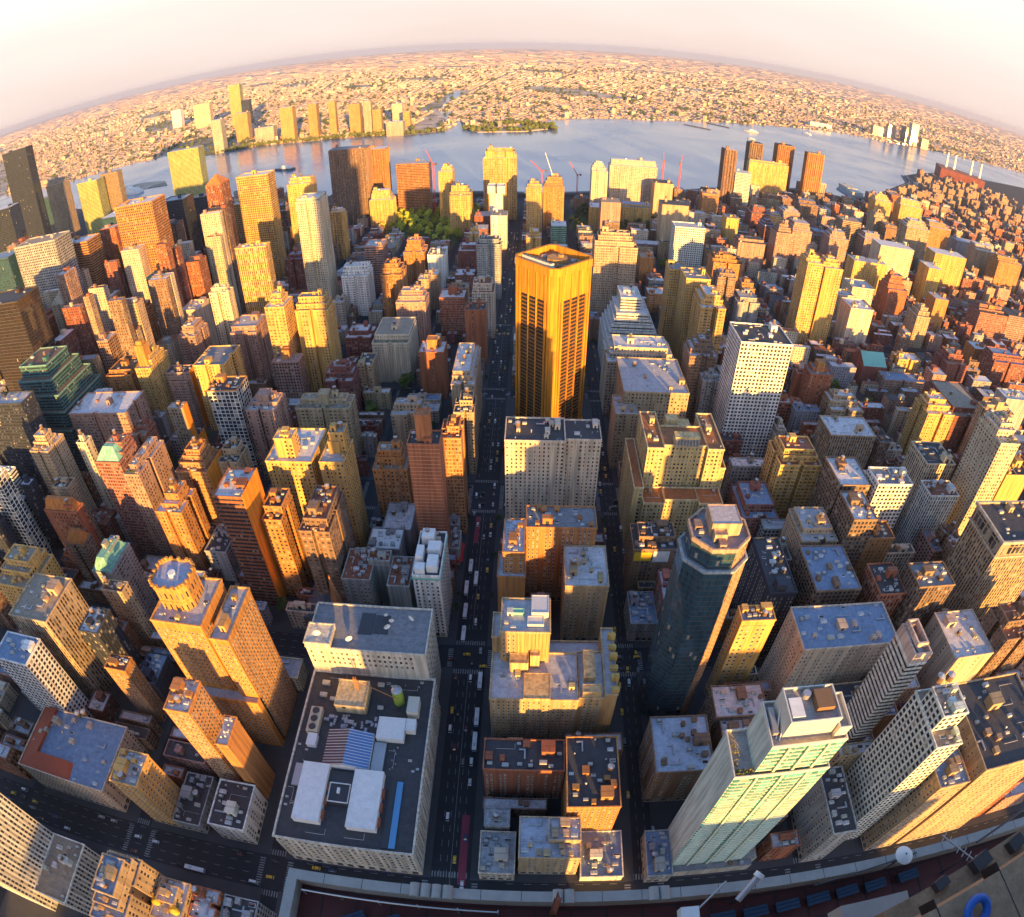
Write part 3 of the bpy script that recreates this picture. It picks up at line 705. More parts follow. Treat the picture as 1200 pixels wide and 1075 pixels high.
M['redtile'] = simple('red_roof', (0.40, 0.075, 0.03), 0.75, noise=.2, scale=.5); M['awning'] = simple('red_awning', (0.5, 0.02, 0.03), 0.7); M['signyellow'] = simple('sign_yellow', (0.62, 0.42, 0.03), 0.6, noise=.1)
M['park_grass'] = simple('park_grass', (0.055, 0.085, 0.022), 0.9, noise=.3); M['busroof'] = simple('bus_roof', (0.68, 0.68, 0.69), 0.5, noise=.1); M['bench'] = simple('bench_blue', (0.013, 0.034, 0.065), 0.7); M['bluepaint'] = simple('ring_blue', (0.01, 0.10, 0.42), 0.4)
M['navy'] = simple('navy_cloth', (0.02, 0.03, 0.16), 0.9)
b = MB(); b.tube((0, 0, 0), (0, -2.2, 1.2), .05, M['steel']); b.box(-.05, .05, -2.2, -.6, -2.0, 0.6, M['navy'], True); U['pennant'] = b.mesh('pennant')
white_store()

def octagon_tower():
    cx, cy, h = 17.0, 499.0, 170.0
    root = thing('office_tower', 'great orange brick tower turned cornerwise with white roof units, standing over the wide street', 'skyscraper', (cx, cy, 0))
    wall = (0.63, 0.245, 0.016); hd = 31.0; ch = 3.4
    # square turned 45 degrees, its corners cut
    P = []
    for k in range(4):
        a = R(-90 + 90 * k); c = Vector((math.cos(a), math.sin(a))) * hd
        t = Vector((-math.sin(a), math.cos(a)))
        P += [tuple(c * 1.0 - t * ch - c.normalized() * ch * 0.2), tuple(c * 1.0 + t * ch - c.normalized() * ch * 0.2)]
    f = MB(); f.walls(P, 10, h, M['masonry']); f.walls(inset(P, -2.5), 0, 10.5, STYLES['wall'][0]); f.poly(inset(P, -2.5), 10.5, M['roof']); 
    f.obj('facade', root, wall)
    g = MB(); q = MB(); wnd = Windows(root, True)
    zs = [16 + 3.55 * i for i in range(36)]
    for k in range(8):
        (x0, y0), (x1, y1) = P[k], P[(k + 1) % 8]; L = math.hypot(x1 - x0, y1 - y0); d = Vector((x1 - x0, y1 - y0)) / L; nn = Vector((d.y, -d.x))
        def pier(t0, t1, out, z0, z1):
            a = Vector((x0, y0)) + d * t0; c = Vector((x0, y0)) + d * t1
            g.prism([tuple(a + nn * out), tuple(c + nn * out), tuple(c - nn * .1), tuple(a - nn * .1)][::1], z0, z1, M['masonry'], True)
        if L < 14: pier(L * .12, L * .88, 1.0, 10.6, h + 1); continue
        m = 1.5; cols = [(m, m + 1.7, 1)] ; cw = (L - 2 * m - 2 * 1.7 - 2 * 1.6) / 3
        edges = [0, m]; t = m + 1.7
        runs = [(m, m + 1.7)]
        t += 1.6
        for i in range(3): runs.append((t + .35, t + cw - .35)); t += cw
        runs.append((L - m - 1.7, L - m))
        prev = 0.0
        for (a, c) in runs:
            pier(prev + .05, a, 1.25, 10.6, h + 1); prev = c
        pier(prev, L - .05, 1.25, 10.6, h + 1)
        for (a, c) in runs:
            A = Vector((x0, y0)) + d * a; B_ = Vector((x0, y0)) + d * c
            # spandrels, the blank top storeys and the arch over each run
            pa = [tuple(A + nn * .55), tuple(B_ + nn * .55), tuple(B_ - nn * .1), tuple(A - nn * .1)]
            for z in zs: q.prism(pa, z - 1.35, z - .05, M['masonry'], True)
            g.prism(pa, 16 + 3.55 * 36 - 1.3, h + .4, M['masonry'], True)
            wnd.grid(tuple(A + nn * .05), tuple(B_ + nn * .05), zs, max(1, round((c - a) / 2.6)), (c - a) / max(1, round((c - a) / 2.6)) - .12, 2.15)
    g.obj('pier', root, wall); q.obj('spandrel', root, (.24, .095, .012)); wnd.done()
    r = MB(); r.poly(inset(P, .4), h - 4, M['roof']); r.obj('roof', root, (.20, .15, .10))
    p = MB(); p.ring(P, 1.4, 1.2, h - 4.5, h + 2, M['masonry']); p.obj('parapet', root, wall)
    b = MB(); o8 = [(9 * math.cos(R(22.5 + 45 * i)) + 3, 9 * math.sin(R(22.5 + 45 * i)) + 5) for i in range(8)]; b.prism(o8, h - 4, h - .5, M['masonry']); b.cyl(6, 6, 2.5, h - .5, h + 1.6, M['masonry'], 12); b.obj('plant_room', root, (.45, .24, .08))
    for i in range(8):   # row of pale units along the north-west edge
        t = i / 7; x = -23.5 + 20.5 * t; y = 1 - 20.5 * t + 2.6
        b = MB(); b.box(-1.8, 1.8, -2.2, 2.2, 0, 5.4, M['white']); b.cyl(0, 0, 1.4, 5.6, 6.2, M['steel'], 10)
        o = b.obj('cooling_unit', root); o.location = (x, y, h - 3.9); o.rotation_euler = (0, 0, R(45))
    rng = random.Random(8); clutter(root, -8, 13, -18, -5, h - 4, 12, rng, (.3, .2, .1), 0, False); clutter(root, -12, 0, 8, 18, h - 4, 7, rng, (.3, .2, .1), 0, False); clutter(root, 13, 24, -4, 8, h - 4, 6, rng, (.3, .2, .1), 0, False)
    TRI.append((-26, 60, 462, 548)); LAND.append((17, 500, 120, 'great orange tower'))
octagon_tower()

def balcony_tower():
    """Pale green apartment tower by the near avenue: stepped crown, balcony slabs and a blank north wall."""
    root = thing('apartment_tower', 'pale green balconied tower with stepped cream crown and planted terrace, lower right', 'apartment tower', (99, 109, 0))
    T = [(79, 119, 92.6, 113.5, 127), (87.5, 118, 94.2, 113.2, 148), (92, 112.3, 98, 112.5, 158), (112.6, 117.5, 96, 111, 154)]
    f = MB(); s = MB(); cr = MB(); mat, bay, fl = STYLES['slabs']; pl = STYLES['plain'][0]
    for i, (a, b_, c, d, t) in enumerate(T[:2]):
        z0 = 0 if i == 0 else 126
        P = rect(a, b_, c, d)
        nf = round((t - 1.3) / fl); k = nf / (t - 1.3)
        for j in range(4):
            (x0, y0), (x1, y1) = P[j], P[(j + 1) % 4]; L = math.hypot(x1 - x0, y1 - y0); side = j == 3
            nb = max(1, round(L / (5 if side else bay)))
            f.face([(x0, y0, z0), (x1, y1, z0), (x1, y1, t), (x0, y0, t)], pl if side else mat, [(0, z0 * k), (nb, z0 * k), (nb, t * k), (0, t * k)])
        z = (8 if i == 0 else 129)
        while z < t - 2:   # balcony slabs on the west front in four bays, with uprights between
            for (u0, u1) in ((.02, .20), (.27, .45), (.55, .73), (.80, .98)): s.box(a + (b_ - a) * u0, a + (b_ - a) * u1, c - .55, c - .003, z, z + .55, M['paint'], True)
            z += 3.1
        for u in (.235, .5, .765): cr.box(a + (b_ - a) * u - .5, a + (b_ - a) * u + .5, c - .9, c - .003, 3, t - 1, M['paint'])
    wo(f, 'facade', root, (.52, .60, .53)); wo(s, 'balcony', root, (.58, .64, .52)); wo(cr, 'pier', root, (.54, .62, .52))
    for a, b_, c, d, t in T:
        r = MB(); r.poly(rect(a, b_, c, d), t - .8, M['roof']); wo(r, 'roof', root, (.40, .36, .32)); p = MB(); p.ring(rect(a, b_, c, d), .15, .35, t - .9, t + .9, M['paint']); wo(p, 'parapet', root, (.66, .64, .56))
    for (a, b_, c, d, t), zz in ((T[2], 146), (T[3], 146)): b = MB(); b.walls(rect(a, b_, c, d), zz, t, M['paint']); wo(b, 'roof_house', root, (.66, .62, .52))
    b = MB(); b.box(93, 98, 100, 108, 157.2, 159, M['white']); b.box(103, 110, 102, 110, 157.2, 160.5, M['wood']); b.cyl(100.5, 109, 1.6, 157.2, 160, M['tin']); b.box(88.5, 90.5, 99, 110, 147.2, 150, M['tin']); b.tube((90, 98, 147.3), (93, 112, 154), .3, M['white']); b.tube((91, 97, 147.3), (94.5, 108, 156), .3, M['white']); wo(b, 'plant_room', root)
    rng = random.Random(3)
    b = MB(); 
    for i in range(60):
        x, y = rng.choice(((rng.uniform(80, 82), rng.uniform(94, 112)), (rng.uniform(80, 88), rng.uniform(93.6, 96)))); leaf_clump(b, x, y, 126.6 + rng.uniform(.3, 1.2), .7, 7, rng)
    o = wo(b, 'planter', root, (.20, .17, .02)); o['kind'] = 'stuff'
    r2 = MB(); r2.box(77.5, 124, 88.5, 92.3, 0, 9, M['masonry']); r2.box(119.3, 128, 92.6, 118, 0, 8, M['masonry']); wo(r2, 'podium', root, (.38, .36, .3))
    r2 = MB(); r2.poly(rect(77.6, 123.9, 88.6, 92.2), 9.02, M['roof']); r2.cyl(112, 90.4, 1.2, 9.02, 11, M['wood']); r2.cyl(118, 90.3, 1.2, 9.02, 11, M['tin']); wo(r2, 'roof', root, ROOFS['grey'])
    TRI.append((77, 129, 88, 118)); LAND.append((99, 105, 100, 'pale green tower'))
def leaf_clump(b, x, y, z, r, n, rng):
    for _ in range(n):
        d = Vector((rng.gauss(0, 1), rng.gauss(0, 1), rng.gauss(0, .8))).normalized() * r * rng.uniform(.5, 1.05); c = Vector((x, y, z)) + d
        u = Vector((rng.gauss(0, 1), rng.gauss(0, 1), rng.gauss(0, 1))).normalized(); w = u.orthogonal().normalized(); s_ = r * rng.uniform(.45, .85)
        b.face([c - u * s_ * .5 - w * s_ * .3, c + u * s_ * .4 - w * s_ * .4, c + u * s_ * .5 + w * s_ * .35, c - u * s_ * .35 + w * s_ * .45], M['leaf'])
balcony_tower()

def dark_tower():
    root = thing('apartment_tower', 'dark teal glass tower with many-sided crown and pale ring, right of the small side street', 'skyscraper', (87, 204, 0))
    def octo(x0, x1, y0, y1, c): return [(x0 + c, y0), (x1 - c, y0), (x1, y0 + c), (x1, y1 - c), (x1 - c, y1), (x0 + c, y1), (x0, y1 - c), (x0, y0 + c)]
    A = octo(71.5, 102.5, 188, 218, 8.5); B_ = octo(73.5, 101, 189.6, 216.8, 8)
    gm, bay, fl = STYLES['glass']; wm, wb_, wf = STYLES['punch']
    f = MB(); g = MB()
    for z0, z1, P in ((0, 139, A), (139, 151, B_)):
        n = 8
        for i in range(8):
            m = MB(); 
            (x0, y0), (x1, y1) = P[i], P[(i + 1) % 8]; L = math.hypot(x1 - x0, y1 - y0)
            brick = i in (1, 2, 3)
            k = 1 / (wf if brick else fl); nb = max(1, round(L / (wb_ if brick else bay)))
            (g if brick else f).face([(x0, y0, z0), (x1, y1, z0), (x1, y1, z1), (x0, y0, z1)], wm if brick else gm, [(0, z0 * k), (nb, z0 * k), (nb, z1 * k), (0, z1 * k)])
    wo(f, 'facade', root, (.03, .09, .13)); wo(g, 'facade', root, (.38, .22, .12))
    r = MB(); r.poly(A, 138.5, M['roof']); r.poly(B_, 150, M['roof']); wo(r, 'roof', root, (.32, .30, .32))
    p = MB(); p.ring(A, .5, .6, 137.6, 139.2, M['masonry']); wo(p, 'ring_canopy', root, (.36, .40, .42))
    p = MB(); p.ring(B_, .35, .6, 149.4, 151.8, M['masonry']); wo(p, 'parapet', root, (.42, .30, .22))
    each(root, 'roof_house', ((82, 96, 199, 212, 149.5, 158), (83, 89, 195, 198.8, 149.5, 155)), M['masonry'], (.50, .34, .22))
    p = MB(); p.poly(rect(82.5, 95.5, 199.5, 211.5), 158.05, M['roof']); wo(p, 'roof', root, (.5, .45, .45))
    rng = random.Random(2); clutter(root, -13, -6, -8, 10, 150, 5, rng, (.3, .2, .15), 0, False); clutter(root, -5, 2, -14, -6, 150, 3, rng, (.3, .2, .15), 0, False)
    TRI.append((67, 107, 186, 222)); LAND.append((87, 204, 100, 'dark teal glass tower'))
dark_tower()

def big_hotel():
    root = thing('hotel', 'big orange brick hotel with crenellated octagonal roof house and a slot between two wings', 'hotel', (-168, 181, 0))
    wall = (0.50, 0.22, 0.05); wm = STYLES['wall'][0]
    T = [rect(-190, -159, 165, 197), rect(-155, -144, 162, 197), rect(-159.2, -154.8, 174, 196)]
    H = [110, 105, 100]
    masses(root, list(zip(T, H)) + [(rect(-190, -144, 158, 164.8), 52)], wm, 5, 3.6, wall, ROOFS['silver'], (.52, .26, .08))
    o8 = lambda q, x, y: [(x + q * math.cos(R(22.5 + 45 * i)), y + q * math.sin(R(22.5 + 45 * i))) for i in range(8)]
    b = MB(); P = [(-185, 174), (-171, 174), (-167, 178), (-167, 190), (-171, 194), (-185, 194), (-189, 190), (-189, 178)]; b.walls(P, 109.1, 125, STYLES['punch'][0], 3.2, 8); b.ring(P, .4, .5, 124, 126, M['masonry']); b.ring(P, .25, -.02, 115, 115.8, M['masonry'])
    for i in range(8):
        (x0, y0), (x1, y1) = P[i], P[(i + 1) % 8]
        for t in (.15, .5, .85): x, y = x0 + (x1 - x0) * t, y0 + (y1 - y0) * t; b.box(x - .7, x + .7, y - .7, y + .7, 126, 127.6, M['masonry'])
    wo(b, 'roof_house', root, (.52, .25, .06))
    b = MB(); b.poly(P, 125.0, M['roof']); b.cyl(-178, 184, 2.2, 125, 127, M['white'], 10); wo(b, 'roof', root, (.40, .42, .52))
    rng = random.Random(7)
    clutter(root, -22, 8, -15, -8, 109.1, 6, rng, (.52, .4, .2), 0, True); clutter(root, 3, 8, -8, 14, 109.1, 3, rng, (.5, .3, .1), 0, False); clutter(root, 14, 23, -18, 14, 104.1, 4, rng, (.5, .3, .1), 0, True)
    w = Windows(root); o = root.location; Q = lambda x, y: (x - o.x, y - o.y)
    zs = [4 + 3.5 * i for i in range(29)]
    w.grid(Q(-190, 164.98), Q(-159, 164.98), [z for z in zs if z > 53 and z < 106], 11, 1.15, 1.9, .8); w.grid(Q(-190, 157.98), Q(-144, 157.98), [z for z in zs if z < 49], 16, 1.15, 1.9, .8)
    w.grid(Q(-158.98, 165), Q(-158.98, 174), [z for z in zs if z > 53 and z < 106], 3, 1.15, 1.9, .5); w.grid(Q(-155, 161.98), Q(-144, 161.98), [z for z in zs if z > 53 and z < 101], 4, 1.15, 1.9, .5); w.grid(Q(-143.98, 162), Q(-143.98, 197), [z for z in zs if z < 101], 13, 1.15, 1.9, .8); w.grid(Q(-158.98, 178), Q(-158.98, 196), [z for z in zs if 99 < z < 106], 6, 1.15, 1.9, .4)
    w.done(); TRI.append((-192, -143, 157, 198)); LAND.append((-168, 180, 80, 'big orange hotel'))
big_hotel()

def brown_hotel():
    root = thing('hotel', 'tan brick hotel with wide pale blue roof and tall rear block by the wide street', 'hotel', (16, 197, 0))
    wall = (0.45, 0.29, 0.13); wm = STYLES['wall'][0]
    T = [(-18, 29, 174, 205, 52), (29.2, 43, 175.5, 206, 52), (43.2, 50, 177, 222, 53), (-13, 13, 199, 222, 79), (-18, -13.2, 205, 222, 66), (13.2, 43, 205, 222, 40)]
    masses(root, [(rect(a, b_, c, d), h) for a, b_, c, d, h in T], wm, 5, 3.6, wall, (.50, .50, .52), (.50, .36, .2))
    each(root, 'roof_house', ((0, 14, 173.6, 190, 51.2, 53.6), (31, 41, 176, 181, 51.2, 57), (32, 38, 186, 204, 51.2, 56.5), (-13.5, -8, 200.2, 204, 51.2, 58), (-8, 2, 192, 198.5, 51.2, 60), (3, 8, 195, 198.5, 51.2, 63)), M['masonry'], (.52, .36, .18))
    each(root, 'plant_room', ((3, 12, 209, 221, 78.2, 83), (1, 9.5, 203, 208.5, 78.2, 80.5)), M['paint'], (.52, .52, .54))
    each(root, 'plant_room', ((-7, -1, 211, 214, 78.2, 80),), M['copper'])
    each(root, 'pilaster', [(-4 + 1.9 * i, -3.2 + 1.9 * i, 198.6, 198.99, 56, 78) for i in range(9)], M['masonry'], (.52, .30, .10), False)
    rng = random.Random(6); clutter(root, -33, -17, -22, -4, 51.1, 7, rng, (.5, .38, .2), .3, False); clutter(root, -2, 12, -21, -8, 51.1, 6, rng, (.5, .38, .2), 0, False); clutter(root, -29, -20, 3, 20, 78.1, 4, rng, (.5, .45, .4), 0, False)
    each(root, 'battlement', [(46.5, 50.8, 178 + 7 * k, 180.5 + 7 * k, 53.4, 56 + (k % 2) * 2) for k in range(6)], M['masonry'], (.55, .36, .1), False)
    w = Windows(root); o = root.location; Q = lambda x, y: (x - o.x, y - o.y)
    zs = [3.5 + 3.4 * i for i in range(14)]
    w.grid(Q(-18, 173.98), Q(29, 173.98), zs, 17, 1.15, 1.9, .6); w.grid(Q(29.2, 175.48), Q(43, 175.48), zs, 3, 1.1, 1.8, 2); w.grid(Q(-13, 198.98), Q(-4.5, 198.98), [56 + 3.6 * i for i in range(6)], 3, 1.1, 1.9, .4)
    w.done(); TRI.append((-18, 50, 172, 222)); LAND.append((16, 190, 52, 'tan brick hotel'))
brown_hotel()

def yellow_block():
    root = thing('apartment_building', 'massive yellow stone block with red terraces, courtyard roof and lower front wings', 'office building', (109, 365, 0))
    wall = (0.54, 0.40, 0.18)
    T = [(94.2, 125.8, 378.2, 395.6, 66), (82, 94, 350.2, 396, 88), (126, 138, 350.2, 396, 88), (94.2, 125.8, 354, 378, 88), (81, 97, 332, 350, 53), (97.2, 122, 336, 350, 53), (122.2, 140, 332, 350, 53), (74, 80.8, 338, 397, 62), (138.2, 143, 352, 370, 70)]
    mat = STYLES['punch'][0]; masses(root, [(rect(a, b_, c, d), h) for a, b_, c, d, h in T], mat, 2.9, 3.5, wall, (.36, .14, .05), (.58, .46, .26))
    each(root, 'roof_house', ((102, 120, 355, 362, 87.2, 94), (100, 120, 380, 393.5, 65.2, 84), (101, 110, 386, 393.6, 84.2, 88)), M['masonry'], (.58, .42, .2))
    b = MB()
    for i in range(8): b.box(102 + 2.25 * i + .3, 102 + 2.25 * i + 1.9, 353.2, 354.9, 87.3, 92.4, M['tin'])
    wo(b, 'louvre_bank', root)
    rng = random.Random(4); clutter(root, -26, -16, -14, 30, 87.2, 7, rng, (.56, .42, .2), .3, True); clutter(root, 17.5, 28.5, -14, 30, 87.2, 7, rng, (.56, .42, .2), .3, True); clutter(root, -27, -13, -32, -16, 52.2, 3, rng, wall, 0, False); clutter(root, 14, 30, -32, -16, 52.2, 3, rng, wall, 0, False)
    TRI.append((74, 143, 332, 398)); LAND.append((109, 365, 80, 'massive yellow block'))
yellow_block()

def ziggurat(name, label, cat, T, style, wall, roof, short, cap=None, seed=1):
    x0, x1, y0, y1, h = T[0]; root = thing(name, label, cat, ((x0 + x1) / 2, (y0 + y1) / 2, 0)); mat, bay, fl = STYLES[style]
    masses(root, [(rect(a, b_, c, d), t) for a, b_, c, d, t in T], mat, bay, fl, wall, roof, cap if cap else wall, [0] + [t[4] - 1 for t in T[:-1]])
    rng = random.Random(seed); a, b_, c, d, t = T[-1]; o = root.location; clutter(root, a - o.x, b_ - o.x, c - o.y, d - o.y, t - .8, 5, rng, wall, .8, True)
    TRI.append((x0, x1, y0, y1)); LAND.append(((x0 + x1) / 2, (y0 + y1) / 2, h, short))
ziggurat('office_building', 'white stepped pyramid shaped office rising in terraces behind flat loft roofs', 'office building',
         [(78, 138, 602, 668, 40)] + [(80 + 2.6 * k, 136 - 2.6 * k, 606 + 3.6 * k, 667, 40 + 5.5 * (k + 1)) for k in range(5)] + [(95, 117, 630, 664, 82)], 'bands', (.70, .66, .58), ROOFS['pale'], 'white stepped pyramid', seed=2)
ziggurat('office_building', 'teal glass office stepped like a wedding cake at left', 'office building',
         [(-511, -434, 400, 478, 60), (-506, -439, 405, 474, 78), (-502, -444, 410, 470, 94), (-500, -452, 415, 467, 108), (-500, -460, 424, 462, 120)], 'bands', (.045, .16, .16), (.20, .12, .08), 'teal stepped office', cap=(.16, .30, .26), seed=3)

